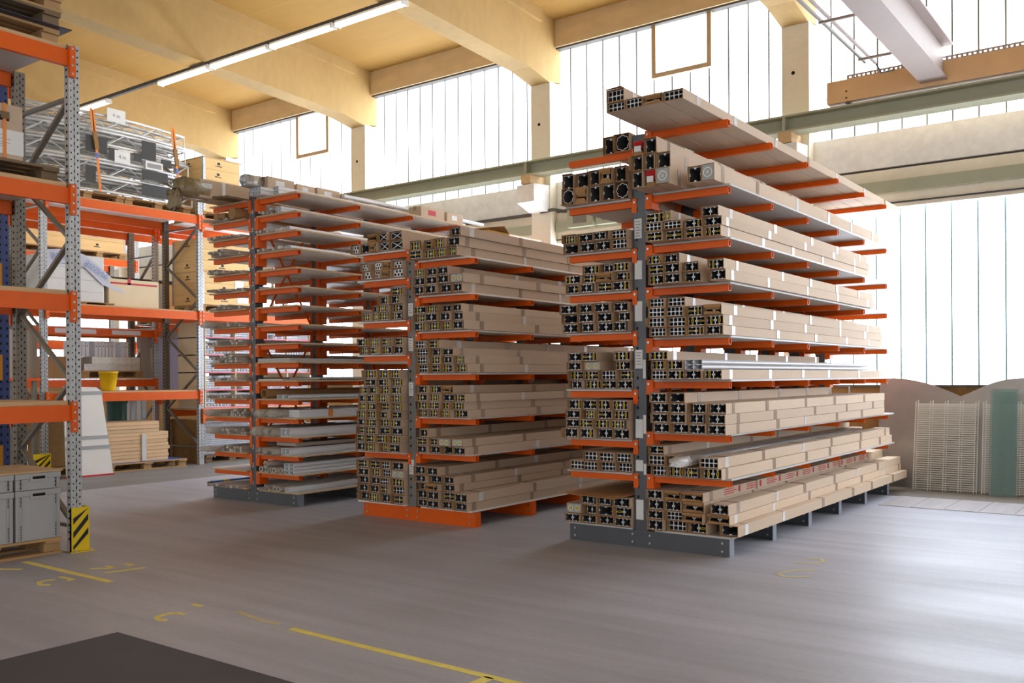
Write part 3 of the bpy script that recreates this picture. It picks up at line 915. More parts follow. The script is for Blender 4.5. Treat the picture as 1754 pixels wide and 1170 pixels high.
_sec = {}
def sec_with(ty, mt):
    if mt is None:
        return SEC[ty]
    k = (ty, mt.name)
    if k not in _sec:
        me = SEC[ty].copy()
        me.materials.clear()
        me.materials.append(mt)
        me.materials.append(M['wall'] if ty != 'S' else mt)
        _sec[k] = me
    return _sec[k]



LOOK = dict(X='twin-tube', Y='yellow-clip', Z='yellow-clip', G='square-tube', D='cross-braced', K='round-tube', O='scalloped-tube', N='dark-mouthed', F='crumpled-flap', E='grey-capped', R='red-flapped')
KIND = dict(X='profile_carton', Y='clip_carton', Z='clip_carton', G='grid_carton', D='profile_carton', K='tube_carton', O='tube_carton', N='open_carton', F='open_carton', E='capped_carton', R='open_carton')


def carton(x0, x1, y0, L, z0, h, ty, label, group, tapes=(), cat='carton', front=True, name=None, sides=8):
    x0 += 0.0015
    x1 -= 0.0015
    w, t = x1 - x0, 0.0045
    hh = h - 0.002
    cx = (x0 + x1) / 2
    v, f = [], []
    ys = [0.0] + sorted(L * (k + R.uniform(-.2, .2)) / sides for k in range(1, sides)) + [L]
    for k, y in enumerate(ys):
        s = 0.0012 if 0 < k < len(ys) - 1 else 0.0
        dx = R.uniform(-s, 0) - (0.0015 if s else 0)
        dz = R.uniform(-s * 1.5, 0)
        fy = R.uniform(-0.004, 0.012) if k == 0 else 0
        v += [(-w / 2, y + fy * .5, 0), (w / 2 + dx, y + fy, 0), (w / 2 + dx, y, hh + dz), (-w / 2, y + fy, hh + dz)]
    n = len(ys)
    for k in range(n - 1):
        for j in range(4):
            a, b2 = 4 * k + j, 4 * k + (j + 1) % 4
            f.append((a, b2, b2 + 4, a + 4))
    f.append((4 * n - 4, 4 * n - 3, 4 * n - 2, 4 * n - 1))
    q = len(v)
    for y in (0.0, L - 0.02):
        v += [(-w / 2 + t, y, t), (w / 2 - t, y, t), (w / 2 - t, y, hh - t), (-w / 2 + t, y, hh - t)]
    for j in range(4):
        f.append((q + j, q + 4 + j, q + 4 + (j + 1) % 4, q + (j + 1) % 4))
        f.append((j, q + j, q + (j + 1) % 4, (j + 1) % 4))
    f.append((q + 7, q + 6, q + 5, q + 4))
    me = bpy.data.meshes.new('carton')
    me.from_pydata(v, [], f)
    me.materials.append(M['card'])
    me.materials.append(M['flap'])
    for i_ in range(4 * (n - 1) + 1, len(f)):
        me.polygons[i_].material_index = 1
    o = bpy.data.objects.new(name or KIND[ty], me)
    COL.objects.link(o)
    o.location = (cx, y0, z0)
    tag(o, label, cat, group)
    iw, ih = w - 2 * t - 0.003, hh - 2 * t - 0.003
    zc = hh / 2
    if ty in 'XYZGDKON':
        rec = R.uniform(0.012, 0.035)
        wf = 1.0
        off = 0.0
        if ty == 'N':
            rec = R.uniform(0.015, 0.05)
        if ty in 'XY' and R.random() < 0.16:
            wf = 0.78
            off = (iw * 0.22 / 2) * R.choice((-1, 1))
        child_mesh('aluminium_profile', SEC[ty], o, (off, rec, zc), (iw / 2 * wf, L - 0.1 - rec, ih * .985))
        if ty in 'YZ':
            for sgn in (-1, 1):
                horiz = (ty == 'Z') if R.random() < 0.8 else (ty == 'Y')
                if R.random() < 0.22:
                    continue
                rot = (0, math.pi / 2, 0) if horiz else (0, 0, 0)
                hs = ih * 0.98 if not horiz else min(ih * .95, iw * .46)
                child_mesh('yellow_clip', LENS if R.random() < .7 else LENSW, o, (off + sgn * iw * wf / 4, rec - 0.004, zc), (hs, 0.02, hs), rot)
    elif ty == 'E':
        B(x0 + t + .001, x1 - t - .001, y0 + 0.006, y0 + 0.03, z0 + t + .001, z0 + hh - t - .001).build('end_cap', M['endcap'], o)
        r = hh * 0.3
        xs = (cx - w * .22, cx + w * .22) if w > hh * 1.3 else (cx,)
        for k, x in enumerate(xs):
            cp = MB().pipe((x, y0 + 0.001, z0 + zc), (x, y0 + 0.006, z0 + zc), r, r * .78, 20).build('cap_ring', M['white'], o)
            if w > hh * 1.3:
                MB().tube([(x, y0 + 0.000, z0 + zc), (x, y0 + 0.006, z0 + zc)], r * .6, 16).build('yellow_plug', M['yellow'], o)
            else:
                MB().tube([(x, y0 + 0.001, z0 + zc), (x, y0 + 0.006, z0 + zc)], r * .4, 12).build('cap_hub', M['alud'], o)
    if ty in 'FR':
        m = M['flap'] if ty == 'F' else M['red']
        # folded flaps closing part of the mouth
        a = R.uniform(0.35, 0.62)
        zt = z0 + hh
        b = MB()
        b.add([(x0 + t, y0 + 0.0, zt - t), (x1 - t, y0 + 0.0, zt - t), (x1 - t - .004, y0 - 0.018, zt - hh * a * .5), (x1 - t - .012, y0 + 0.012, zt - hh * a), (x0 + t + .01, y0 + 0.016, zt - hh * a * .9), (x0 + t + .004, y0 - 0.012, zt - hh * a * .45)],
              [(0, 1, 2, 5), (5, 2, 3, 4)])
        fl = b.build('top_flap', m, o)
        sd = fl.modifiers.new('thickness', 'SOLIDIFY')
        sd.thickness = 0.004
        b = MB()
        b.add([(x0 + t, y0, z0 + t), (x1 - t, y0, z0 + t), (x1 - t - .01, y0 - 0.022, z0 + hh * .28), (x0 + t + .006, y0 + 0.006, z0 + hh * .33)], [(0, 1, 2, 3)])
        fl = b.build('lower_flap', M['flap'], o)
        sd = fl.modifiers.new('thickness', 'SOLIDIFY')
        sd.thickness = 0.004
        if R.random() < .6:
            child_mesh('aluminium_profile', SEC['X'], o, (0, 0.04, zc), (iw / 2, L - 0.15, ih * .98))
        if ty == 'R':
            B(cx - w * .28, cx + w * .3, y0 - 0.0215, y0 - 0.019, z0 + hh * .25, z0 + hh * .62).build('carton_label', M['white'], o)
    elif front and R.random() < 0.30:
        # a torn flap standing out from the mouth
        s = R.choice(('t', 'b', 'l'))
        d = R.uniform(0.025, 0.05)
        b = MB()
        if s == 't':
            vs = [(x0, y0, z0 + hh), (x1, y0, z0 + hh), (x1 - .008, y0 - d, z0 + hh + R.uniform(-.002, .004)), (x0 + .014, y0 - d * .7, z0 + hh + R.uniform(-.003, .004))]
        elif s == 'b':
            vs = [(x0, y0, z0 + .003), (x1, y0, z0 + .003), (x1 - .012, y0 - d * .8, z0 + .004), (x0 + .006, y0 - d, z0 + .003)]
        else:
            vs = [(x0 + .002, y0, z0 + .003), (x0 + .002, y0, z0 + hh), (x0 + .001, y0 - d, z0 + hh * .9), (x0 + .003, y0 - d * .8, z0 + .008)]
        b.add(vs, [(0, 1, 2, 3)])
        fl = b.build('loose_flap', M['flap'], o)
        sd = fl.modifiers.new('thickness', 'SOLIDIFY')
        sd.thickness = 0.003
    for k, ty_ in enumerate(tapes):
        yt = y0 + ty_
        wd = R.uniform(0.05, 0.075)
        tp = MB().box(x1 - 0.0025, x1 + 0.0012, yt, yt + wd, z0 + 0.002, z0 + hh).build('packing_tape', M['tapew'] if R.random() < .28 else M['tape'], o)
        B(x0 + .01, x1 + 0.001, yt, yt + wd, z0 + hh - 0.0015, z0 + hh + 0.0006).build('tape_top', M['tape'], tp)
    return o


LEVELS = {'3L': [ZB3] + L3, '3R': [ZB3] + R3, '2L': [0.15] + L2, '2R': [0.15] + R2}
LIMX = {'3L': (None, -4.132), '3R': (-3.985, None), '2L': (None, -6.918), '2R': (-6.79, None)}
for key, lev, Yf, z_, L, rows in LAYOUT:
    z = LEVELS[key][lev] + (0.0015 if (key[0] == '3' and lev == 8) else 0.0195)
    data = [(h, [(float(a), float(c), t) for a, c, t in (q.split(',') for q in cs.split(' '))]) for h, cs in rows]
    k = 1.0
    lo, hi = LIMX[key]
    if hi is not None:
        k = max(1.0, max(hi / c[1] for _, cs in data for c in cs))
    else:
        k = min(1.0, min(lo / c[0] for _, cs in data for c in cs))
    Yf *= k
    side = 'left' if key[1] == 'L' else 'right'
    where = ('%s base of %s' % (side, RN[key[0]])) if lev == 0 else ('%s %s arm of %s' % (ORD[lev - 1], side, RN[key[0]]))
    prev = None
    for r, (h, cells) in enumerate(data):
        h *= k
        rown = 'bottom row' if r == 0 else '%s row up' % ORD[r]
        for c, (a, b2, ty) in enumerate(cells):
            a, b2 = a * k, b2 * k
            jit = R.uniform(-0.03, 0.03)
            if key == '3R' and lev == 7 and b2 < -3.4:
                jit -= 0.10
            if key == '3R' and lev == 8:
                jit = -0.05 + 0.0
            last = c == len(cells) - 1
            tp = ()
            free_right = key[1] == 'R' and (last or cells[c + 1][0] * k - b2 > 0.04)
            if free_right:
                q, tp = R.uniform(0.08, 0.3), []
                while q < L - 0.1:
                    tp.append(q)
                    q += R.uniform(0.75, 1.15)
            Lr = L
            if key == '3R' and r > 0 and lev in (2, 3) and r == len(data) - 1:
                Lr = L - 0.9
            Lr = min(Lr, 13.38 - (Yf + jit))
            lab = '%s carton, %s from the left, %s, %s' % (LOOK[ty], ORD[c], rown, where)
            if key == '3R' and lev == 3 and r == 1 and last:
                for q in range(2):
                    o = bpy.data.objects.new('aluminium_profile', sec_with('X', M['aluw']))
                    COL.objects.link(o)
                    o.location = ((a + b2) / 2, Yf, z + h * (q + .5) / 2)
                    o.scale = ((b2 - a) / 2 - .002, Lr, h / 2 - .002)
                    tag(o, 'bare white profile among the cartons, %s of two, third right arm of the tall rack' % ['lower', 'upper'][q], 'aluminium profile')
                continue
            cc_ = carton(a, b2, Yf + jit, Lr, z, h, ty, lab, None, tp)
            if key == '3R' and lev == 0 and r == 3 and last:
                for q in range(9):
                    yq = Yf + jit + .45 + q * .52
                    pb = MB()
                    for e in range(3):
                        pb.box(b2 - .001, b2 + .0008, yq, yq + .22 + .05 * (e % 2), z + .022 + e * .02, z + .030 + e * .02)
                    pb.box(b2 - .001, b2 + .0008, yq + .33, yq + .37, z + .02, z + .075)
                    pb.build('red_print', M['red'], cc_)
        z += h


# ================================================================== EXTRA ITEMS ON THE TALL RACK
t = thing('cardboard_sheet', 'flat brown cardboard sheet lying over the cartons on left base of the tall rack', 'cardboard', (-4.5, 7.4, ZB3 + 0.31))
b = MB()
zs = ZB3 + 0.0195 + 0.2805
b.add([(-4.86, 7.30, zs + .004), (-4.70, 7.27, zs), (-4.40, 7.25, zs - .006), (-4.21, 7.22, zs - .010), (-4.135, 7.42, zs + .012), (-4.135, 8.6, zs + .012), (-4.50, 8.6, zs + .012), (-4.84, 8.6, zs + .012)],
      [(0, 1, 6, 7), (1, 2, 6), (2, 5, 6), (2, 3, 4, 5)])
q = b.build('sheet', M['flap'], t)
q.modifiers.new('thickness', 'SOLIDIFY').thickness = 0.004

# silver film wrapped bundle on the first right arm
zf = R3[0] + 0.0195 + 0.098


def lumpy(name, pts_r, n, mt, parent, amp=0.008, loc=None):
    """a tube of varying radius with a crumpled skin: pts_r = [(p, rx, rz)] along y"""
    vs, fs = [], []
    for (p, rx, rz) in pts_r:
        for k in range(n):
            a = 2 * math.pi * k / n
            j = 1 + R.uniform(-amp, amp)
            ca, sa = math.cos(a), math.sin(a)
            e = 0.6
            x = math.copysign(abs(ca) ** e, ca) * rx * j
            z = math.copysign(abs(sa) ** e, sa) * rz * j
            vs.append((p[0] + x, p[1] + R.uniform(-amp, amp) * .3, p[2] + z))
    m = len(pts_r)
    for i in range(m - 1):
        for k in range(n):
            a, b2 = i * n + k, i * n + (k + 1) % n
            fs.append((a, b2, b2 + n, a + n))
    fs.append(tuple(range(n))[::-1])
    fs.append(tuple(range((m - 1) * n, m * n)))
    b = MB()
    b.add(vs, fs)
    return b.build(name, mt, parent, smooth=True, loc=loc)


t = thing('film_bundle', 'profile bundle in silvery film with crumpled white end, first right arm of the tall rack', 'bundle', (-3.54, 7.3, zf))
prs = [((-3.535, 7.06, zf + .04), .02, .02), ((-3.535, 7.09, zf + .045), .05, .035), ((-3.535, 7.16, zf + .05), .07, .043), ((-3.535, 7.30, zf + .05), .066, .044)]
lumpy('wrapped_end', prs, 14, M['film2'], t, 0.12)
prs = [((-3.535, 7.30 + .25 * k, zf + .05), .076, .045) for k in range(21)]
lumpy('film_sleeve', prs, 12, M['films'], t, 0.05)

# ================================================================== ORANGE-FOOTED RACK EXTRAS
def simple_box(name, label, cat, x0, x1, y0, y1, z0, z1, mt, tape=True, group=None, lid=None, rot=0.0):
    t = thing(name, label, cat, ((x0 + x1) / 2, (y0 + y1) / 2, z0), group)
    B(x0, x1, y0, y1, z0, z1).build('carton_body', mt, t, bevel=0.004)
    if tape:
        xm = (x0 + x1) / 2
        b = MB()
        b.box(xm - 0.03, xm + 0.03, y0 - 0.001, y1 + 0.001, z1 - 0.0005, z1 + 0.001)
        b.box(xm - 0.03, xm + 0.03, y0 - 0.0012, y0, z1 - 0.06, z1)
        b.build('packing_tape', M['tape'], t)
    if rot:
        t.rotation_euler.z = rot
    return t


ztop2 = R2[5] + 0.02 + 0.20
t = simple_box('carton', 'open yellow-sided carton with raised flap on top of the orange-footed rack', 'carton', -6.66, -6.26, 8.05, 8.45, ztop2, ztop2 + 0.17, mat('mustard_carton', (214, 168, 72), 0.7, var=0.05, scale=6), False)
b = MB()
b.add([(-6.66, 8.45, ztop2 + .17), (-6.26, 8.45, ztop2 + .17), (-6.22, 8.30, ztop2 + .235), (-6.70, 8.28, ztop2 + .25)], [(0, 1, 2, 3)])
fl = b.build('raised_flap', M['flap'], t)
fl.modifiers.new('thickness', 'SOLIDIFY').thickness = 0.004
B(-6.2595, -6.258, 8.10, 8.22, ztop2 + .04, ztop2 + .13).build('shipping_label', M['white'], t)


# ================================================================== SEVENTEEN-LEVEL RACK CONTENTS
def small_profile(x, y, z, w, h, L, label, group, ty='S', mt=None, tilt=0.0, name='aluminium_profile'):
    o = bpy.data.objects.new(name, sec_with(ty, mt))
    COL.objects.link(o)
    o.location = (x, y, z + h / 2)
    o.scale = (w / 2, L, h)
    o.rotation_euler = (0, tilt, 0)
    tag(o, label, 'aluminium profile', group)
    return o


def bundle(xc, y, z, w, h, L, label, film=False, ty=None):
    """small profiles tied in one bundle"""
    t = thing('profile_bundle', label, 'bundle of profiles', (xc, y, z))
    s = R.choice((0.03, 0.034, 0.04))
    nx, nz = max(1, int(w / s)), max(1, int(h / s))
    for i in range(nx):
        for j in range(nz):
            if j == nz - 1 and nz > 1 and R.random() < .3:
                continue
            q = s * R.uniform(.86, .96)
            o = bpy.data.objects.new('slotted_profile', sec_with(R.choice('SSN'), M['alud']))
            COL.objects.link(o)
            o.parent = t
            o.location = (-w / 2 + (i + .5) * w / nx + R.uniform(-.001, .001), R.uniform(-.05, .05), (j + .5) * s)
            o.scale = (q / 2, L, q)
            o.rotation_euler = (0, R.uniform(-.05, .05), 0)
    if film:
        prs = [((xc, y - .09, z + h * .5), w * .35, h * .4), ((xc, y - .06, z + h * .5), w * .5, h * .55), ((xc, y + .05, z + h * .5), w * .52, h * .56), ((xc, y + .3, z + h * .5), w * .51, h * .53), ((xc, y + 1.2, z + h * .5), w * .505, h * .52)]
        lumpy('wrapping_film', prs, 16, M['film'], t, 0.10)
    return t


def lvl(k):
    return (0.15 if k == 1 else LV1[k - 2]) + 0.0195


class _W:
    def __mod__(self, n):
        return '%s level of the seventeen-level rack' % ORD[n - 1]


WH = _W()
POSW = ['outermost', 'second from outside', 'third from outside', 'nearest the upright', 'fifth', 'sixth']
# left side heaps, levels 3..16
heaps = {16: (3, .05), 15: (3, .06), 14: (3, .085), 13: (3, .06), 12: (3, .045), 11: (3, .065), 10: (3, .07), 9: (3, .06), 8: (3, .11), 7: (3, .03), 6: (3, .035), 5: (3, .09), 4: (3, .085), 3: (3, .075), 1: (2, .04)}
for lv, (nb, hh) in heaps.items():
    x0, x1 = -10.36, -9.68
    if lv in (12, 13, 14): x0 = -10.28
    if lv == 16: x1 = -9.93
    wdt = (x1 - x0) / nb
    for j in range(nb):
        w = wdt * R.uniform(.84, .95)
        if lv == 1: w = wdt * .7
        h = hh * R.uniform(.8, 1.25)
        bundle(x0 + wdt * (j + .5), 7.36 + R.uniform(-.05, .06), lvl(lv), w, max(.03, h), 4.9, 'left bundle of thin grey profiles, %s, ' % POSW[j if j < 2 else 3] + WH % lv, film=(lv in (10, 4, 3, 5) and j == 0))
# brown blocks and roll on level 16 left
for j, (x, w, h) in enumerate(((-10.24, .10, .075), (-10.12, .12, .07))):
    simple_box('carton', '%s brown carton end beside the roll, left side of sixteenth level, seventeen-level rack' % ['outer', 'inner'][j], 'carton', x - w / 2, x + w / 2, 7.42, 8.6, lvl(16) + .047, lvl(16) + .047 + h, M['flap'], False)
t = tag(MB().tube([(-9.83, 7.36, lvl(16) + .075), (-9.83, 8.6, lvl(16) + .075)], 0.075, 20).build('film_roll', M['flap'], loc=(-9.83, 7.05, lvl(16))), 'brown wrapped roll end beside the upright on sixteenth level, seventeen-level rack', 'roll')
# blue spirit level on the base
t = thing('blue_profile', 'blue lacquered profile with yellow sleeve on the base of the seventeen-level rack', 'profile', (-10.33, 7.3, lvl(1)))
B(-10.37, -10.30, 7.40, 11.4, lvl(1), lvl(1) + .05).build('bar', mat('blue_lacquer', (60, 110, 190), 0.35), t)
B(-10.372, -10.298, 7.56, 7.66, lvl(1) - .0, lvl(1) + .052).build('sleeve', M['yellow'], t)
B(-10.365, -10.305, 7.35, 7.40, lvl(1) + .005, lvl(1) + .045).build('end_plug', M['blk'], t)

# left top: long wrapped carton and slats
zz = lvl(17)
t = thing('wrapped_carton', 'long brown carton with film-wrapped end, topmost left arm of the seventeen-level rack', 'carton', (-10.05, 6.9, zz))
B(-10.22, -9.92, 6.95, 11.6, zz, zz + .235).build('carton_body', M['card'], t, bevel=0.004)
lumpy('film_end', [((-10.07, 6.74, zz + .14), .10, .07), ((-10.07, 6.77, zz + .13), .145, .115), ((-10.07, 6.88, zz + .12), .156, .122), ((-10.07, 7.12, zz + .12), .156, .122)], 18, mat('olive_film', (150, 132, 96), 0.2, var=0.3, scale=16, bump=0.8), t, 0.09)
lumpy('film_tail', [((-10.13, 6.72, zz + .06), .11, .05), ((-10.14, 6.73, zz - .05), .12, .06), ((-10.14, 6.74, zz - .14), .125, .02)], 14, bpy.data.materials['olive_film'], t, 0.14)
for y in (7.28, 7.75, 8.3, 8.9):
    B(-9.9205, -9.9185, y, y + .05, zz + .002, zz + .234).build('clear_tape', M['tapew'], t)
b = MB()
t = thing('slat_bundle', 'flat brown slats on the topmost left arm of the seventeen-level rack', 'slats', (-9.8, 7.2, zz))
for j in range(3):
    B(-9.90 + j * .072, -9.835 + j * .072, 7.12 + .03 * j, 11.5, zz, zz + .03).build('slat', M['woodo'], t)

# right top: white profiles and a row of cartons
for c, (x0, x1) in enumerate(((-9.40, -9.30), (-9.29, -9.19), (-9.10, -9.0))):
    for r in range(2):
        small_profile((x0 + x1) / 2, 7.3 + (.12 if c == 2 else 0), zz + r * .049, x1 - x0, .047, 4.9 if c < 2 else 3.6, 'white slotted profile, %s column, %s of two, top right of the seventeen-level rack' % (ORD[c], ['lower', 'upper'][r]), None, 'X', M['aluw'])
TOPC = ['beside the round bundle', 'second from the round bundle', 'third from the round bundle', 'fourth from the round bundle', 'with a white label, fifth from the round bundle', 'at the far end before the labelled carton', 'with red print at the far end', 'last of the row with torn label']
y = 7.42
for k in range(8):
    ln = (0.42, .30, .40, .34, .46, .42, .50, .36)[k]
    h = (.15, .13, .14, .12, .13, .12, .16, .15)[k]
    xo = (-9.38, -9.20)
    zb_ = zz + .0975
    if k >= 6:
        zb_ = zz
        xo = (-8.98, -8.74)
        y = 9.72 + (k - 6) * .56
    t = simple_box('carton', 'brown carton, top of the seventeen-level rack, ' + TOPC[k], 'carton', xo[0], xo[1], y, y + ln, zb_, zb_ + h, M['card'], True)
    B(xo[1], xo[1] + .001, y + ln * .3, y + ln * .62, zb_ + h * .3, zb_ + h * .75).build('paper_label', M['white'] if k != 6 else M['red'], t)
    y += ln + .04
lumpy('round_bundle', [((-9.36, 7.18, zz + .175), .05, .05), ((-9.36, 7.20, zz + .175), .09, .076), ((-9.36, 7.28, zz + .175), .095, .078), ((-9.36, 7.40, zz + .175), .095, .078)], 16, M['films'], None, 0.1, loc=(-9.36, 7.3, zz + .1))
tag(bpy.data.objects['round_bundle'], 'round film-wrapped bundle end on the top shelf of the seventeen-level rack', 'bundle')
small_profile(-9.12, 8.6, zz + .235 - .085, .05, .04, 3.0, 'long silver profile lying along the carton row, top of the seventeen-level rack', None, 'S', M['aluw'])

# right side levels
def white_edge(lv, x, w, h, n, L=4.8, y=7.4):
    for r in range(n):
        small_profile(x, y, lvl(lv) + r * (h + .002), w, h, L, 'white profile along the board edge, %s, ' % (['lowest', 'second up', 'third up', 'fourth up'][r] if n > 1 else 'single') + 'right of ' + WH % lv, None, 'X', M['aluw'])


def heap_r(lv, x0, x1, nb, h, film=False, y=7.42):
    for j in range(nb):
        wd_ = (x1 - x0) / nb
        bundle(x0 + wd_ * (j + .5), y + R.uniform(-.04, .05), lvl(lv), wd_ * .93, h * R.uniform(.85, 1.15), 4.7, 'right bundle of thin grey profiles, %s from upright, ' % ORD[j] + WH % lv, film)


heap_r(16, -9.41, -9.06, 3, .08)
white_edge(16, -8.98, .09, .035, 2)
heap_r(15, -9.41, -8.90, 4, .06)
white_edge(15, -8.82, .09, .04, 1)
heap_r(14, -9.41, -8.88, 4, .045)
white_edge(14, -8.80, .08, .035, 1)
white_edge(12, -9.30, .10, .02, 1)
white_edge(10, -9.35, .10, .02, 1)
for k in range(2):
    tag(B(-9.41, -8.82, 7.42, 12.4, lvl(8) + k * .021, lvl(8) + .02 + k * .021).build('panel', M['boardg'], loc=(-9.1, 7.42, lvl(8))), '%s grey panel lying on eighth level of the seventeen-level rack' % ['lower', 'upper'][k], 'panel')
for k in range(2):
    tag(B(-9.41, -8.95 + k * .1, 7.42 + k * .5, 12.4, lvl(7) + k * .016, lvl(7) + .015 + k * .016).build('panel', M['alud'], loc=(-9.1, 7.42, lvl(7))), '%s dull metal strip lying on seventh level of the seventeen-level rack' % ['lower', 'upper'][k], 'panel')
t = tag(MB().pipe((-9.30, 7.42, lvl(6) + .062), (-9.30, 12.2, lvl(6) + .062), .06, .05, 20).build('cardboard_tube', M['flap'], loc=(-9.3, 7.42, lvl(6))), 'brown cardboard tube on sixth level of the seventeen-level rack', 'tube')
white_edge(6, -8.92, .22, .05, 1)
heap_r(5, -9.41, -9.0, 2, .085, True)
t = thing('wrapped_stack', 'clear-wrapped stack of flat profiles with orange label on fifth level, seventeen-level rack', 'wrapped stack', (-8.9, 7.6, lvl(5)))
for r in range(3):
    B(-8.99, -8.80, 7.55, 12.3, lvl(5) + r * .03, lvl(5) + .028 + r * .03).build('flat_profile', M['aluw'], t)
B(-8.80, -8.798, 8.02, 8.10, lvl(5), lvl(5) + .085).build('orange_label', M['strap'], t)
B(-8.80, -8.798, 8.12, 8.34, lvl(5), lvl(5) + .085).build('paper_label', M['white'], t)
heap_r(4, -9.41, -8.98, 3, .10, True)
white_edge(4, -8.88, .17, .10, 1)
heap_r(3, -9.41, -8.96, 3, .085, True)
white_edge(3, -8.88, .15, .085, 1)
t = tag(B(-9.16, -8.80, 7.5, 12.3, lvl(3) + .125, lvl(3) + .165).build('wrapped_plank', M['sheet'], loc=(-9, 7.5, lvl(3) + .12)), 'flat greige slat lying over wrapped bundles on third level of the seventeen-level rack', 'slat')
t.location.z -= 0.02
for j, x in enumerate((-9.36, -9.28, -9.20, -9.12, -9.04, -8.96)):
    for r in range(2 if j in (1, 2) else 1):
        t = tag(MB().pipe((x, 7.38 + R.uniform(-.03, .05), lvl(2) + .036 + r * .07), (x, 12.2, lvl(2) + .036 + r * .07), .034, .026, 12).build('round_tube', M['alud'], loc=(x, 7.4, lvl(2))), 'grey round tube, %s from the upright%s, second level of the seventeen-level rack' % (ORD[j], ', upper one' if r else ''), 'tube')
white_edge(2, -8.82, .17, .042, 3)
heap_r(1, -9.41, -9.16, 1, .07)
for j in range(2):
    t = tag(MB().pipe((-9.06 + j * .065, 7.38, lvl(1) + .033), (-9.06 + j * .065, 12.0, lvl(1) + .033), .031, .024, 12).build('round_tube', M['alud'], loc=(-9.06, 7.38, lvl(1))), 'grey round tube, %s of two, base of the seventeen-level rack' % ORD[j], 'tube')
white_edge(1, -8.86, .07, .06, 1, 3.4)
MARKS = [
 ('num', [(-6.979, 3.565), (-7.047, 3.517), (-7.145, 3.56), (-7.161, 3.619), (-7.126, 3.672)], 'curved yellow floor digit beside the painted line near the containers', 'paint'),
 ('num', [(-7.202, 3.751), (-7.11, 3.756), (-7.02, 3.761), (-7.022, 3.716)], 'hooked yellow floor mark at the painted line near the containers', 'paint'),
 ('num', [(-7.301, 4.052), (-7.168, 4.192), (-7.296, 4.193)], 'yellow floor scribble beyond the painted line', 'paint'),
 ('num', [(-7.044, 4.034), (-7.016, 4.146), (-6.977, 4.34)], 'slanted yellow floor dash beyond the painted line', 'paint'),
 ('num', [(-7.265, 4.323), (-7.182, 4.363), (-7.165, 4.308)], 'small yellow floor hook past the scribble', 'paint'),
 ('num', [(-5.334, 3.476), (-5.378, 3.445), (-5.459, 3.479), (-5.482, 3.567), (-5.447, 3.618), (-5.372, 3.628)], 'curved yellow floor digit before the rubber mat', 'paint'),
 ('num', [(-5.566, 3.82), (-5.463, 3.824)], 'tiny yellow floor dash past the curved digit', 'paint'),
 ('num', [(-5.135, 3.873), (-4.81, 3.819), (-4.658, 3.828)], 'faded yellow streak leading to the long floor line', 'paintw'),
 ('num', [(-2.635, 7.033), (-2.544, 6.972), (-2.394, 7.076)], 'faded painted loop on the floor before the tall rack', 'paintw'),
 ('num', [(-2.644, 7.056), (-2.553, 7.288), (-2.431, 7.342)], 'faded painted arc on the floor before the tall rack', 'paintw'),
 ('num', [(-2.679, 7.547), (-2.539, 7.612), (-2.502, 7.747), (-2.56, 7.842), (-2.668, 7.779)], 'faded painted hook on the floor right of the tall rack', 'paintw'),
]


# ================================================================== PALLETS AND CRATES
def pallet(label, cx, cy, z, along='y', mt=None, group=None, sheet=None, n_blk=3, L=1.2, Wd=0.8):
    """flat wooden pallet; its long side runs along y or x"""
    t = thing('pallet', label, 'pallet', (cx, cy, z), group)
    mt = mt or M['wood']

    def bx(mb, a0, a1, c0, c1, z0, z1):     # a along the long side, c across
        if along == 'y':
            mb.box(cx + c0, cx + c1, cy + a0, cy + a1, z + z0, z + z1)
        else:
            mb.box(cx + a0, cx + a1, cy + c0, cy + c1, z + z0, z + z1)
        return mb
    hl, hw = L / 2, Wd / 2
    for c in (-hw, -.07, hw - .14) if Wd > .5 else (-hw, hw - .14):
        bx(MB(), -hl, hl, c, c + .14 if c > -hw + .01 and c < 0 else c + .1 if c < 0 else c + .14, 0.0, .022).build('bottom_board', mt, t)
        for a in (-hl, -.0725, hl - .145):
            bx(MB(), a, a + .145, c + .005, c + .105, .0222, .10).build('block', mt, t)
    for a in (-hl, -.0725, hl - .145):
        bx(MB(), a, a + .145, -hw, hw, .1002, .122).build('cross_board', mt, t)
    nb = 5
    for k in range(nb):
        c0 = -hw + k * (Wd - .12) / (nb - 1)
        bx(MB(), -hl, hl, c0, c0 + .12, .1222, .144).build('top_board', mt, t)
    return t


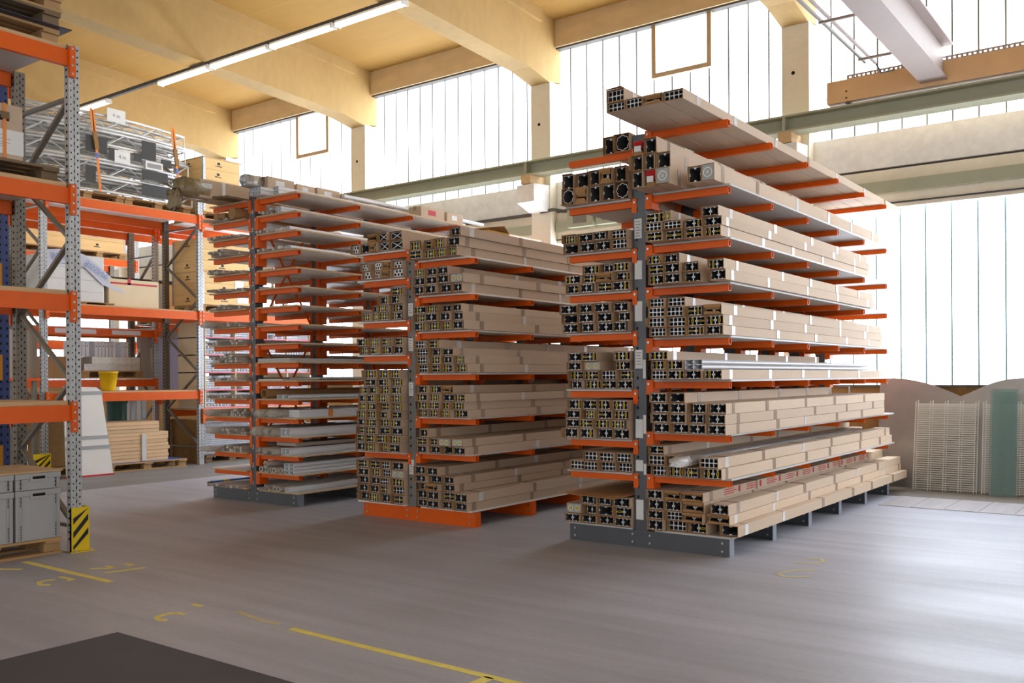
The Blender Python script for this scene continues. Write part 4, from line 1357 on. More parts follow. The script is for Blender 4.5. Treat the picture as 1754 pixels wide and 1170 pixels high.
def wood_crate(label, x0, x1, y0, y1, z, n, group=None, hinge=True, marks=True, lid=True, ch=0.2):
    t = thing('wooden_crate', label, 'crate', ((x0 + x1) / 2, (y0 + y1) / 2, z), group)
    for k in range(n):
        zb_, zt_ = z + k * ch, z + (k + 1) * ch - 0.004
        b = MB()
        b.box(x0, x1, y0, y0 + .022, zb_, zt_)
        b.box(x0, x1, y1 - .022, y1, zb_, zt_)
        b.box(x0, x0 + .022, y0 + .022, y1 - .022, zb_, zt_)
        b.box(x1 - .022, x1, y0 + .022, y1 - .022, zb_, zt_)
        c = b.build('collar', M['crate'], t)
        if marks:
            b = MB()
            ym = (y0 + y1) / 2 + (y1 - y0) * R.uniform(-.12, .02)
            zm = (zb_ + zt_) / 2
            b.box(x1, x1 + .0012, ym - .03, ym + .03, zm + .0, zm + .045)
            xx = ym - .075
            for j in range(6):
                b.box(x1, x1 + .0012, xx, xx + .02, zm - .035, zm - .035 + R.uniform(.012, .026))
                xx += .025
            if k % 2 == 0:
                xm = (x0 + x1) / 2
                b.box(xm - .03, xm + .03, y0 - .0012, y0, zm, zm + .04)
                b.box(xm - .08, xm + .08, y0 - .0012, y0, zm - .035, zm - .018)
            b.build('branded_mark', M['ink'], c)
    if hinge:
        for (x, y) in ((x1, y0), (x1, y1), (x0, y0)):
            b = MB()
            b.box(x - .05, x + .003, y - .003, y + .002, z + .01, z + n * ch - .01) if y == y0 else b.box(x - .05, x + .003, y, y + .003, z + .01, z + n * ch - .01)
            b.box(x, x + .003, y, y + (.05 if y == y0 else -.05), z + .01, z + n * ch - .01) if x == x1 else None
            b.build('corner_hinge', M['galv'], t)
    if lid:
        B(x0 - .01, x1 + .01, y0 - .01, y1 + .01, z + n * ch - .003, z + n * ch + .016).build('lid', M['ply'], t)
    return t


# ================================================================== PALLET RACKS
def upright(x, y, z1, parent, holes=True, face=1, mt=None, w=0.10, dpt=0.075):
    """perforated post; face +1: holes on the +x face"""
    b = MB()
    b.box(x - dpt / 2, x + dpt / 2, y - w / 2, y + w / 2, 0, z1)
    mt = mt or M['galv']
    p = b.build('upright', mt, parent)
    B(x - dpt / 2 - .02, x + dpt / 2 + .02, y - w / 2 - .03, y + w / 2 + .03, 0, .008).build('foot_plate', M['galvd'], p)
    h = MB()
    xf = x + face * dpt / 2
    z = .12
    k = 0
    while z < z1 - .03:
        for yy, hw, hh in ((y - w * .30, .005, .006), (y + w * .30, .006, .008)):
            h.box(xf, xf + face * .0012, yy - hw, yy + hw, z - hh, z + hh)
        h.box(xf, xf + face * .0012, y - .005, y + .005, z + .012, z + .036)
        h.box(x - .012, x + .012, y - w / 2 - .0012, y - w / 2, z - .010, z + .010)
        z += .05 if k is None else .062
    h.build('punched_hole_pattern', M['hole'], p)
    B(xf, xf + face * .001, y - .0025, y + .0025, .05, z1 - .02).build('fold_line', M['galvd'], p)
    return p


def frame_brace(xf, xr, y, z1, parent, step=0.62, z0=.25, first=0, mt=None):
    z = z0
    s = first
    while z + step < z1:
        a, c = ((xf, z), (xr, z + step)) if s % 2 == 0 else ((xr, z), (xf, z + step))
        MB().bar((a[0], y + .0, a[1]), (c[0], y + .0, c[1]), .03, .045, up=(0, 1, 0)).build('diagonal_brace', mt or M['galvd'], parent)
        z += step
        s += 1
    for z in (z0 - .03, z + .0):
        MB().bar((xf, y, z), (xr, y, z), .03, .04, up=(0, 1, 0)).build('cross_brace', mt or M['galvd'], parent)


def beam(x, y0, y1, zt, parent, out=1, h=0.14, mt=None):
    b = MB()
    b.box(x - .022, x + .022, y0, y1, zt - h, zt)
    b.box(x + out * .022, x + out * .026, y0, y1, zt - h, zt - h * .78)
    bm = b.build('shelf_beam', mt or M['orange'], parent)
    for y, s in ((y0, -1), (y1, 1)):
        xe = x + out * .02
        c = MB().box(xe, xe + out * .03, y, y + s * .055, zt - h - .10, zt + .03).build('beam_connector', mt or M['orange'], bm)
        k = MB()
        for q in range(4):
            zz_ = zt - h - .08 + q * .075
            k.box(xe + out * .03, xe + out * .0312, y + s * .018, y + s * .036, zz_, zz_ + .018)
        k.build('hooks', M['galv'], bm)
    return bm


def guard(label, x, y0, y1, z=0.0, h=0.40):
    t = thing('post_guard', label, 'post guard', (x, (y0 + y1) / 2, z))
    b = MB()
    b.box(x, x + .006, y0, y1, z + .006, z + h)
    b.box(x - .03, x, y0, y0 + .006, z + .006, z + h)
    b.box(x - .12, x, y1 - .006, y1, z + .006, z + h)
    b.build('guard_plate', M['yel'], t)
    B(x - .12, x + .045, y0 - .02, y1 + .03, z, z + .007).build('foot', M['yel'], t)
    w = y1 - y0
    for k in range(4):
        za = z + .03 + k * .125 - .03
        poly = [(y0 + .012, za), (y1 - .012, za + w * .95), (y1 - .012, za + w * .95 + .055), (y0 + .012, za + .055)]
        poly = [(u, min(max(v, z + .02), z + h - .012)) for u, v in poly]
        if poly[2][1] - poly[1][1] < .004 and poly[3][1] - poly[0][1] < .004: continue
        if k == 3: continue
        MB().prism(poly, 0, x + .006, x + .0068).build('black_stripe', M['blk'], t)
    for yy in (y0 + .03, y1 + .012):
        MB().tube([(x + .028, yy, z + .007), (x + .028, yy, z + .022)], .012, 6).build('anchor_bolt', M['bolt'], t)
    return t


# ---- the rack by the grey containers
XA, XAR = -8.155, -9.15
ra = thing('pallet_rack', 'galvanised pallet rack with orange beams standing over the grey containers', 'pallet rack', (-8.6, 4.38, 0))
upright(XA, 4.385, 4.56, ra)
upright(XAR, 4.385, 4.52, ra, face=1, mt=M['galvd'])
frame_brace(XA - .03, XAR + .03, 4.385, 4.5, ra, .64, .26, first=0)
for z in (4.505, 3.272, 2.312, 1.325):
    beam(XA + .03, 1.6, 4.325, z, ra, 1, .145)
    beam(XAR - .03, 1.6, 4.325, z, ra, -1, .13)
    dk = B(XAR - .02, XA + .03, 1.6, 4.315, z + .001, z + .04).build('wooden_deck', M['ply'], ra)
    B(XAR + .03, XA - .01, 1.6, 4.30, z - .004, z + .0005).build('deck_underside', M['boardg'], dk)
upright(XA, 1.55, 4.56, ra, holes=False)
guard('yellow and black striped guard at the foot of the pallet rack post', -8.115, 4.335, 4.50)

# grey containers on a pallet
pallet('wooden pallet under the grey plastic containers', -8.60, 3.69, 0, 'y', M['wood'])
for j, (y0, y1) in enumerate(((3.885, 4.285), (3.475, 3.875), (3.065, 3.465))):
    for k, (z0, z1) in enumerate(((.146, .585), (.588, .735))):
        z1 = z1 + .0
        t = thing('plastic_container', '%s grey plastic container, %s stack from the yellow guard' % (['large lower', 'shallow upper'][k], ORD[j]), 'container', (-8.5, (y0 + y1) / 2, z0))
        b = MB()
        x0, x1 = -8.98, -8.205
        b.box(x0, x1, y0 + .006, y1 - .006, z0, z1 - .05)
        b.box(x0, x1 + .008, y0, y1, z1 - .05, z1)
        b.build('shell', M['plast'], t, bevel=.004)
        for yy in (y0 + .035, y0 + .06, y1 - .06, y1 - .035):
            B(x1, x1 + .006, yy - .004, yy + .004, z0 + .01, z1 - .052).build('rib', M['plast'], t)
        b = MB()
        for q in range(7):
            for yy in (y0 + .047, y1 - .047):
                zz_ = z0 + .02 + q * .018
                b.box(x1, x1 + .003, yy - .006, yy + .006, zz_, zz_ + .008)
                zz_ = z1 - .06 - q * .012
                b.box(x1, x1 + .003, yy - .006, yy + .006, zz_, zz_ + .006)
        b.build('ladder_ribs', M['plastd'], t)
        ym = (y0 + y1) / 2
        B(x1 + .008, x1 + .014, ym - .075, ym + .075, z1 - .075, z1 - .002).build('handle_rim', M['plast'], t)
        B(x1 + .0141, x1 + .0147, ym - .055, ym + .055, z1 - .052, z1 - .028).build('hand_hole', M['hole'], t)
tag(B(-9.0, -8.19, 3.05, 4.30, .737, .752).build('cover_board', M['ply'], loc=(-8.6, 3.7, .737)), 'flat wooden lid covering the grey plastic containers', 'lid')

# load on the second beam level
pallet('weathered pallet under the strapped carton', -8.62, 3.70, 3.314, 'y', M['woodo'])
t = thing('strapped_carton', 'brown carton with label sheet and orange strap on the weathered pallet', 'carton', (-8.6, 3.6, 3.46))
B(-9.0, -8.235, 3.05, 3.985, 3.463, 3.93).build('carton_body', M['card'], t, bevel=.004)
B(-8.2349, -8.231, 3.2, 3.99, 3.50, 3.71).build('document_pouch', M['white'], t)
b = MB()
for q in range(9):
    b.box(-8.231, -8.2305, 3.4, 3.9 - R.random() * .2, 3.53 + q * .016, 3.534 + q * .016)
b.build('printed_lines', M['greyink'], t)
B(-8.2349, -8.233, 3.3, 3.87, 3.785, 3.83).build('hand_hole', M['hole'], t)
t2 = thing('lashing_strap', 'orange lashing strap with buckle around the carton on the weathered pallet', 'strap', (-8.23, 3.83, 3.46))
B(-8.2300, -8.2275, 3.815, 3.845, 3.315 + .15, 3.935).build('webbing', M['strap'], t2)
B(-9.0, -8.2275, 3.815, 3.845, 3.9335, 3.936).build('top_webbing', M['strap'], t2)
B(-8.2275, -8.215, 3.795, 3.865, 3.80, 3.86).build('ratchet', M['woodo'], t2)

# stack of pallets on top
PT = ['lowest', 'middle', 'topmost']
zp = 4.545
for k in range(3):
    pallet('%s wooden pallet of the stack on top of the near pallet rack' % PT[k], -8.60 + (.0, .02, .01)[k], 3.70 + (0, .0, .02)[k], zp, 'y', M['wood'] if k != 1 else M['woodo'])
    zp += .1445
    if k == 0:
        tag(B(-9.02, -8.12, 3.1, 4.37, zp, zp + .008).build('dark_sheet', mat('navy_sheet', (50, 48, 66), 0.5), loc=(-8.6, 3.7, zp)), 'dark blue sheet between the stacked pallets', 'sheet')
        zp += .009

# blue rack behind it
rb = thing('pallet_rack', 'blue pallet rack post with yellow beam ends behind the near rack', 'pallet rack', (-9.6, 4.3, 0))
B(-9.56, -9.47, 4.33, 4.44, 0, 4.6).build('upright', M['blue'], rb)
b = MB()
for q in range(60):
    z = .1 + q * .075
    b.box(-9.47, -9.469, 4.41, 4.425, z, z + .025)
    b.box(-9.47, -9.469, 4.35, 4.365, z, z + .025)
b.build('punched_hole_pattern', M['hole'], rb)
for z in (.86, 1.75, 2.65):
    bm = B(-9.56, -9.48, 2.0, 4.27, z - .12, z).build('shelf_beam', mat('amber_beam', (214, 146, 24), 0.5), rb)
    B(-9.46, -9.44, 4.24, 4.36, z - .20, z + .05).build('beam_connector', bpy.data.materials['amber_beam'], bm)

# ---- far row of racks, two bays facing the aisle
XB, XBR = -14.53, -15.58
rbk = thing('pallet_rack', 'two-bay galvanised pallet rack with orange beams along the far aisle', 'pallet rack', (-15, 8.7, 0))
for y in (7.33, 10.165, 13.0):
    upright(XB, y, 4.62 if y != 10.165 else 4.75, rbk)
    upright(XBR, y, 4.6, rbk, mt=M['galvd'])
    frame_brace(XB - .03, XBR + .03, y, 4.5, rbk, .66, .35, first=int(y == 7.33))
for (ya, yb_), zs in (((7.39, 10.105), (1.333, 2.755, 4.49)), ((10.225, 12.94), (.985, 2.755, 4.46))):
    for z in zs:
        beam(XB + .03, ya, yb_, z, rbk, 1, .14)
        beam(XBR - .03, ya, yb_, z, rbk, -1, .14)
        dk = B(XBR - .02, XB + .02, ya + .01, yb_ - .01, z + .001, z + .025).build('wooden_deck', M['ply'], rbk)
        B(XBR + .03, XB - .02, ya + .02, yb_ - .02, z - .003, z + .0005).build('deck_underside', M['board'], dk)
guard('yellow and black striped guard at the far rack post behind the grey containers', -14.46, 7.14, 7.40)
XC, XCR = -15.92, -16.75
rck = thing('pallet_rack', 'second galvanised pallet rack standing back to back with the far aisle rack', 'pallet rack', (-16.3, 8.7, 0))
for y in (7.33, 10.165, 13.0):
    upright(XC, y, 4.5, rck)
    upright(XCR, y, 4.5, rck, mt=M['galvd'])
    frame_brace(XC - .03, XCR + .03, y, 4.4, rck, .7, .4, first=1)
for (ya, yb_), zs in (((7.39, 10.105), (1.55, 2.47, 4.40)), ((10.225, 12.94), (1.30, 2.60, 4.40))):
    for z in zs:
        beam(XC + .03, ya, yb_, z, rck, 1, .13)
        beam(XCR - .03, ya, yb_, z, rck, -1, .13)
        B(XCR, XC, ya + .01, yb_ - .01, z + .001, z + .02).build('wooden_deck', M['board'], rck)
for k, (y0, y1) in enumerate(((8.2, 8.95), (9.25, 9.82))):
    B(-15.863, -15.861, y0, y1, 2.37, 2.45).build('label_strip', M['white'], rck)
rdk = thing('pallet_rack', 'farthest orange-beamed pallet rack glimpsed through the far racks', 'pallet rack', (-19.2, 9.8, 0))
for y in (8.2, 11.6):
    upright(-18.9, y, 5.0, rdk)
    upright(-19.9, y, 5.0, rdk, mt=M['galvd'])
for z in (2.35, 4.15):
    beam(-18.87, 8.26, 11.54, z, rdk, 1, .14)
    beam(-19.93, 8.26, 11.54, z, rdk, -1, .14)
    B(-19.9, -18.88, 8.27, 11.53, z + .001, z + .02).build('wooden_deck', M['ply'], rdk)
for j, (y0, y1) in enumerate(((9.0, 10.15), (10.2, 11.4))):
    pallet('pallet under the %s wooden crate on the farthest rack' % ORD[j], -19.35, (y0 + y1) / 2, 4.171, 'y')
    wood_crate('%s wooden crate on the upper level of the farthest rack' % ORD[j], -19.75, -18.95, y0, y1, 4.317, 3, ch=.22)

# ---- arched trusses on the top level
for j, yc in enumerate((8.15, 9.45)):
    pallet('%s of two pallets under the arched trusses' % ORD[j], -15.05, yc, 4.518, 'y', M['wood'], L=1.28)


def truss(label, x0, z0, bow, y0, y1, w=.24, zr=0.0):
    t = thing('truss', label, 'truss', (x0, (y0 + y1) / 2, z0))
    N_ = 9

    def P(s, dx, dz):
        y = y0 + (y1 - y0) * s
        q = (2 * s - 1)
        return (x0 + bow * (q * q) + dx, y, z0 + .022 + dz + zr * (1 - s))
    for dx in (0, -w):
        for dz in (0, w - .044):
            MB().tube([P(k / N_, dx, dz) for k in range(N_ + 1)], .024, 8).build('chord', M['alu'], t, smooth=True)
    b = MB()
    for k in range(N_):
        a, c = k / N_, (k + 1) / N_
        up = k % 2
        for dx in (0, -w):
            b.tube([P(a, dx, (w - .044) * up), P(c, dx, (w - .044) * (1 - up))], .009, 5, False)
        b.tube([P(a, -w * up, w - .044), P(c, -w * (1 - up), w - .044)], .008, 5, False)
        b.tube([P(a, -w * up, 0), P(c, -w * (1 - up), 0)], .008, 5, False)
    for s in (0, 1):
        for q in ((0, 0, -w, 0), (0, w - .044, -w, w - .044), (0, 0, 0, w - .044), (-w, 0, -w, w - .044)):
            b.tube([P(s, q[0], q[1]), P(s, q[2], q[3])], .014, 6, False)
    b.build('lattice', M['alu'], t)
    b = MB()
    for dx in (0, -w):
        for dz in (0, w - .044):
            p = Vector(P(0, dx, dz))
            b.pipe((p.x, p.y - .03, p.z), (p.x, p.y, p.z), .028, .012, 10)
    b.build('coupler', M['alu'], t)
    return t


lay = ['lowest', 'second', 'third', 'fourth', 'fifth']
for k in range(5):
    for c in range(3):
        truss('arched aluminium truss, %s layer, %s from the aisle' % (lay[k], ORD[c]), -14.60 - c * .30 - .02 * (k % 2), 4.665 + k * .262, -.20, 7.15 + (.05 * c), 10.2 - .04 * k + .03 * c, .255)
pads = [(8.05, 8.42, 5.30, 5.56), (9.05, 9.32, 5.34, 5.66), (8.05, 8.22, 4.80, 5.06), (9.05, 9.55, 5.00, 5.16), (9.05, 9.60, 4.72, 4.92), (8.45, 8.62, 5.22, 5.42), (9.42, 9.62, 5.27, 5.40), (8.9, 9.05, 5.28, 5.42)]
PP = ['upper, behind the first strap', 'large, in the middle of the stack', 'lower, beside the rack post', 'wide, second layer', 'wide, lowest layer', 'small, beside the first strap', 'small, beside the second strap', 'narrow, beside the large one']
for k, (y0, y1, z0, z1) in enumerate(pads):
    tag(B(-14.555, -14.548, y0, y1, z0, z1).build('pad', M['pad'], loc=(-14.55, y0, z0)), 'charcoal fabric pad hung on the trusses, ' + PP[k], 'pad')
for k, (y0, y1, z0, z1) in enumerate(((8.42, 8.75, 5.86, 6.08), (8.55, 8.83, 5.19, 5.40), (9.12, 9.45, 5.18, 5.32))):
    t = tag(B(-14.552, -14.546, y0, y1, z0, z1).build('paper_sign', M['white'], loc=(-14.55, y0, z0)), ['topmost', 'middle', 'lower printed'][k] + ' white paper sign on the arched trusses', 'sign')
    if k < 2:
        text('sign_text', '4 m', .09, M['greyink'], t, (-14.544, (y0 + y1) / 2, (z0 + z1) / 2), (math.pi / 2, 0, math.pi / 2))
    else:
        B(-14.546, -14.545, y0 + .03, y1 - .03, z0 + .03, z1 - .03).build('print', M['greyink'], t)
for k, y in enumerate((8.17, 9.66)):
    t = thing('lashing_strap', 'orange lashing strap with ratchet around the trusses, %s of two' % ORD[k], 'strap', (-14.54, y, 4.66))
    MB().bar((-14.535, y, 5.98), (-14.535, y + .12, 4.66), .004, .045, up=(0, 1, 0)).build('webbing', M['strap'], t)
    MB().bar((-14.535, y - .04, 6.0), (-14.535, y + .02, 5.5), .004, .05, up=(0, 1, 0)).build('second_webbing', M['strap'], t)
    MB().bar((-14.525, y + .02, 5.62), (-14.525, y + .06, 5.34), .03, .07, up=(0, 1, 0)).build('ratchet', M['osb'], t)
    B(-14.53, -14.527, y + .035, y + .08, 5.20, 5.28).build('blue_tag', M['blues'], t)

# crates of the second bay
wood_crate('tall wooden crate with black marks on the top level beside the trusses', -15.5, -14.62, 10.32, 11.16, 4.63, 5)
pallet('pallet under the tall wooden crate beside the trusses', -15.05, 10.86, 4.487, 'y')
pallet('pallet under the lower wooden crates of the far aisle rack', -15.05, 10.86, 2.781, 'y')
wood_crate('lower wooden crate on the middle level of the far aisle rack', -15.5, -14.62, 10.28, 11.42, 2.925, 3)
wood_crate('upper wooden crate standing on another, middle level of the far aisle rack', -15.48, -14.66, 10.28, 11.40, 3.545, 3, lid=False)
for k, (y0, y1, z0, z1) in enumerate(((11.0, 11.2, 3.20, 3.40), (11.05, 11.3, 2.98, 3.18))):
    tag(B(-14.618, -14.614, y0, y1, z0, z1).build('paper_sheet', M['white'], loc=(-14.6, y0, z0)), '%s white paper sheet on the lower wooden crate' % ['upper', 'lower'][k], 'paper')
pallet('pallet under the wooden crates of the back-to-back rack', -16.35, 10.9, 2.62, 'y')
wood_crate('wooden crate with black marks seen behind the end frame, back-to-back rack', -16.72, -15.98, 10.30, 11.5, 2.766, 3)
for k in range(3):
    tag(MB().tube([(-16.62 + .15 * k, 8.2, 3.40 + .02 * k), (-16.5 + .15 * k, 11.4, 3.42 + .02 * k)], .025, 8).build('dark_pole', M['cable'], loc=(-16.5, 8.2, 3.4)), 'dark pole lying across the back-to-back rack, %s of three' % ORD[k], 'pole')

# wrapped box with banner, pale carton
t = thing('wrapped_box', 'large white wrapped box under a printed banner on the far aisle rack', 'box', (-15, 7.9, 2.78))
B(-15.45, -14.72, 7.48, 8.45, 2.835, 3.60).build('wrapped_body', M['film2'], t, bevel=.01)
for q in range(3):
    B(-14.7199, -14.718, 7.50, 8.43, 3.0 + q * .19, 3.004 + q * .19).build('fold_line', M['greyink'], t)
pallet('slim pallet under the white wrapped box', -15.05, 8.05, 2.781, 'y', L=1.1).scale = (1, 1, .36)
t2 = thing('banner', 'pale blue printed cloth banner thrown over the white wrapped box', 'banner', (-14.7, 8.1, 3.6))
b = MB()
pts = [(7.46, 3.62, 3.36), (7.75, 3.66, 3.44), (8.1, 3.60, 3.40), (8.4, 3.40, 3.14), (8.62, 3.22, 3.06), (8.80, 3.08, 3.02)]
for (ya, zt_, zb_) in pts:
    b.v += [(-15.3, ya, zt_ + .03), (-14.71, ya, zt_ + .012), (-14.695, ya, zb_)]
for k in range(5):
    b.f += [(3 * k, 3 * k + 1, 3 * k + 4, 3 * k + 3), (3 * k + 1, 3 * k + 2, 3 * k + 5, 3 * k + 4)]
    b.mi += [0, 0]
q = b.build('cloth', M['cloth'], t2)
q.modifiers.new('thickness', 'SOLIDIFY').thickness = .006
text('banner_text', 'KM', .17, M['bink'], t2, (-14.688, 7.68, 3.53), (math.pi / 2, 0, math.pi / 2))
tx = text('banner_text', 'ANSSIE', .15, M['bink'], t2, (-14.685, 8.30, 3.36), (math.pi / 2, math.radians(30), math.pi / 2))
tx.scale = (-1, 1, 1)
t = simple_box('carton', 'pale carton with red tape on the far aisle rack beside the wrapped box', 'carton', -15.4, -14.7, 8.52, 9.45, 2.781, 3.26, M['pale'], False)
B(-14.6995, -14.697, 8.55, 9.42, 3.17, 3.20).build('red_tape', M['red'], t)
B(-14.6995, -14.697, 8.86, 8.92, 3.17, 3.28).build('red_tape_end', M['red'], t)

# level 1.33 loads
pallet('pallet under the flat aluminium packs on the back-to-back rack', -16.36, 9.34, 1.572, 'y')
for k in range(2):
    t = thing('aluminium_pack', '%s flat aluminium pack on the pallet, back-to-back rack' % ['lower', 'upper'][k], 'pack', (-16.3, 9.4, 1.7165 + k * .124))
    B(-16.7, -15.97, 8.93 if k else 8.78, 9.87, 1.7165 + k * .124, 1.8365 + k * .124).build('pack', M['alud'], t)
    B(-16.7, -15.98, 8.93, 9.86, 1.8366 + k * .124, 1.840 + k * .124).build('separator', M['ply'], t)
for k in range(12):
    y = 8.66 + k * .068 + (.10 if k > 3 else 0) + (.12 if k > 9 else 0)
    t = tag(B(-16.45, -16.06, y, y + .056, 1.965, 2.25).build('white_profile_end', M['aluw'], loc=(-16.1, y, 1.965)), 'white profile end standing in the row above the aluminium packs, %s along' % ORD[k], 'profile', 'white profile ends in a row')
    B(-16.06, -16.0585, y + .02, y + .034, 2.15, 2.168).build('hole', M['hole'], t)
simple_box('carton', 'wide brown carton under the white profile ends, back-to-back rack', 'carton', -16.6, -16.02, 7.6, 8.72, 1.572, 1.962, M['flap'], False)
b = tag(B(-14.62, -14.60, 6.80, 7.27, 1.58, 2.33).build('grey_panel', M['sheet'], loc=(-14.6, 7, 1.58)), 'greige panel standing beside the far rack post', 'panel')
t = thing('panel_holder', 'rack arm carrying the greige panel', 'bracket', (-14.9, 7.0, 1.5))
B(-15.6, -14.5, 6.78, 7.27, 1.54, 1.579).build('arm_plate', M['orange'], t)
for y in (6.84, 7.2):
    B(-15.55, -15.48, y - .03, y + .03, 0, 1.54).build('leg', M['galv'], t)
    B(-14.6, -14.53, y - .03, y + .03, 0, 1.54).build('leg', M['galvd'], t)
# yellow bucket
t = thing('bucket', 'yellow plastic bucket on the lower beam level of the far aisle rack', 'bucket', (-14.68, 8.49, 1.36))
prof = [(.105, 0), (.112, .02), (.15, .30), (.158, .30), (.158, .325), (.148, .325), (.105, .02)]
vs, fs = [], []
n = 24
for r, z in prof:
    vs += [(-14.68 + r * math.cos(2 * math.pi * k / n), 8.49 + r * math.sin(2 * math.pi * k / n), 1.36 + z) for k in range(n)]
for i in range(len(prof) - 1):
    for k in range(n):
        fs.append((i * n + k, i * n + (k + 1) % n, (i + 1) * n + (k + 1) % n, (i + 1) * n + k))
fs.append(tuple(range(n))[::-1])
fs.append(tuple(range((len(prof) - 1) * n, len(prof) * n)))
b = MB()
b.add(vs, fs)
b.build('shell', M['bucket'], t, smooth=True)
MB().tube([(-14.68, 8.49 + .16 * math.cos(a), 1.36 + .30 - .09 * math.sin(a)) for a in [math.pi * k / 12 for k in range(13)]], .004, 5).build('handle', M['galv'], t)

# floor level of the first bay
t = thing('white_board', 'white board with grey straps leaning on the far aisle rack', 'board', (-14.2, 8.0, 0))
b = MB()
b.prism([(7.52, .03), (8.29, .03), (8.20, 1.38), (8.12, 1.44), (7.58, 1.46)], 0, -.03, 0)
q = b.build('board', M['board'], None, loc=(0, 0, 0))
q.parent = t
q.location = Vector((0, 0, 0)) - Vector((0, 8.0, 0))
for z, y0, y1 in ((.44, 7.52, 8.27), (.60, 7.53, 8.26), (1.32, 7.56, 8.215)):
    MB().box(-14.2, -14.192, y0, y1, z, z + .055).build('grey_strap', M['plast'], t)
MB().box(-14.235, -14.19, 7.50, 8.30, .0, .03).build('red_base', M['red'], t)
t.rotation_euler = (0, -math.radians(8), 0)
pallet('wooden pallet with blue sheet under the lumber stack', -14.85, 9.08, 0, 'y', M['wood'], L=1.5)
tag(B(-15.2, -14.47, 8.4, 9.78, .1445, .150).build('blue_sheet', M['blues'], loc=(-14.9, 9, .1445)), 'blue plastic sheet between the lumber stack and its pallet', 'sheet')
for k in range(11):
    y1 = 9.50 if k < 8 else 9.30
    z = .151 + k * .062
    t = tag(B(-15.15, -14.50 - R.random() * .012, 8.33 + R.random() * .03, y1 + R.uniform(-.02, .02), z, z + .059).build('timber_plank', M['lumber'], loc=(-14.8, 8.4, z), bevel=.002), 'pale timber plank, %s from the bottom of the lumber stack' % ORD[k], 'plank', 'planks of the lumber stack')
tag(B(-14.499, -14.485, 8.98, 9.06, .16, .62).build('film_band', M['film2'], loc=(-14.5, 9, .16)), 'clear film band around the lumber stack', 'film')
t = thing('waste_bin', 'dark green bin behind the white board', 'bin', (-15.47, 9.1, 0))
MB().tube([(-15.47, 9.10, .55), (-15.47, 9.10, .57), (-15.47, 9.10, 1.15)], .17, 20).build('shell', M['gbin'], t)
MB().pipe((-15.47, 9.10, 1.13), (-15.47, 9.10, 1.18), .19, .165, 20).build('rim', M['gbin'], t)
B(-15.66, -15.28, 8.9, 9.3, 0, .55).build('plinth', M['osb'], t)
for k in range(4):
    tag(B(-15.50, -15.44, 9.25 + k * .11, 9.33 + k * .11, 0, 1.18).build('steel_profile', M['galv'] if k % 2 else M['board'], loc=(-15.5, 9.3, 0)), 'upright steel profile behind the lumber, %s of four' % ORD[k], 'profile', 'profiles standing behind the lumber')
t = simple_box('wooden_box', 'tall chipboard box behind the white board near the far rack post', 'box', -15.3, -14.75, 7.45, 7.95, 0.15, 1.0, M['osb'], False)
pallet('pallet under the tall chipboard box', -15.02, 7.90, 0, 'y', M['wood'], L=.8)
for k, (y0, y1, z0, z1) in enumerate(((10.25, 11.0, 2.152, 2.55), (10.25, 10.9, 1.742, 2.15), (10.25, 11.15, 1.325, 1.74))):
    simple_box('carton', 'plain brown carton, %s of three stacked beside the profile shelves' % ['topmost', 'middle', 'lowest'][k], 'carton', -16.7 + .02 * k, -16.0, y0, y1, z0, z1, M['sheet'] if k < 1 else M['pale'], False)
lil = mat('lilac_panel', (176, 168, 186), 0.5)
tag(B(-16.02, -16.0, 9.90, 10.10, 1.573, 2.33).build('panel', M['sheet'], loc=(-16, 9.9, 1.573)), 'narrow greige panel standing before the end frame of the back-to-back rack', 'panel')
tag(B(-15.98, -15.96, 10.235, 10.8, 1.323, 2.33).build('panel', lil, loc=(-15.9, 10.2, 1.323)), 'pale lilac panel standing behind the end frame of the back-to-back rack', 'panel')

# profile shelves of the second bay: honeycomb of profile ends in a white pigeonhole shelf
t = thing('profile_shelf', 'white pigeonhole shelf with pink edges full of profile ends', 'shelf', (-15, 11.5, 1.0))
zrow = [1.011, 1.335, 1.66, 1.985, 2.31]
for z in zrow:
    B(-15.45, -14.62, 10.33, 12.85, z, z + .02).build('shelf_plate', M['board'], t)
    B(-14.6199, -14.615, 10.33, 12.85, z, z + .02).build('pink_edge', M['pink'], t)
for y in (10.33, 11.0, 11.62, 12.24, 12.83):
    B(-15.45, -14.62, y, y + .02, 1.031, 2.60).build('divider', M['pale'], t)
kk = 0
for r, z in enumerate(zrow):
    for c, y0 in enumerate((10.36, 11.03, 11.65, 12.27)):
        hmax = .26
        nx, nz = 4, R.choice((2, 3, 3, 3))
        if r == 4: nz = 2
        for q in range(nx):
            for s in range(nz):
                if R.random() < .08: continue
                o = bpy.data.objects.new('profile_end', sec_with('G' if (c + r) % 3 else 'X', M['aluw']))
                COL.objects.link(o)
                o.location = (-14.64 - R.random() * .03, y0 + .075 + q * .142, z + .0205 + .042 + s * .085)
                o.rotation_euler = (0, 0, math.pi / 2)
                o.scale = (.066, .78, .082)
                tag(o, 'profile end in the white pigeonhole shelf, %s shelf, %s hole, %s along, %s layer' % (ORD[r], ORD[c], ORD[q], ORD[s]), 'profile', 'profile ends in the pigeonhole shelf')
t = thing('profile_crate', 'pallet box full of small profile ends on the floor under the pigeonhole shelf', 'crate', (-15, 11, .1))
B(-15.75, -14.64, 10.28, 10.32, .0, .80).build('side_panel', M['osb'], t)
B(-15.4, -14.66, 11.60, 11.63, .0, .76).build('side_panel', M['osb'], t)
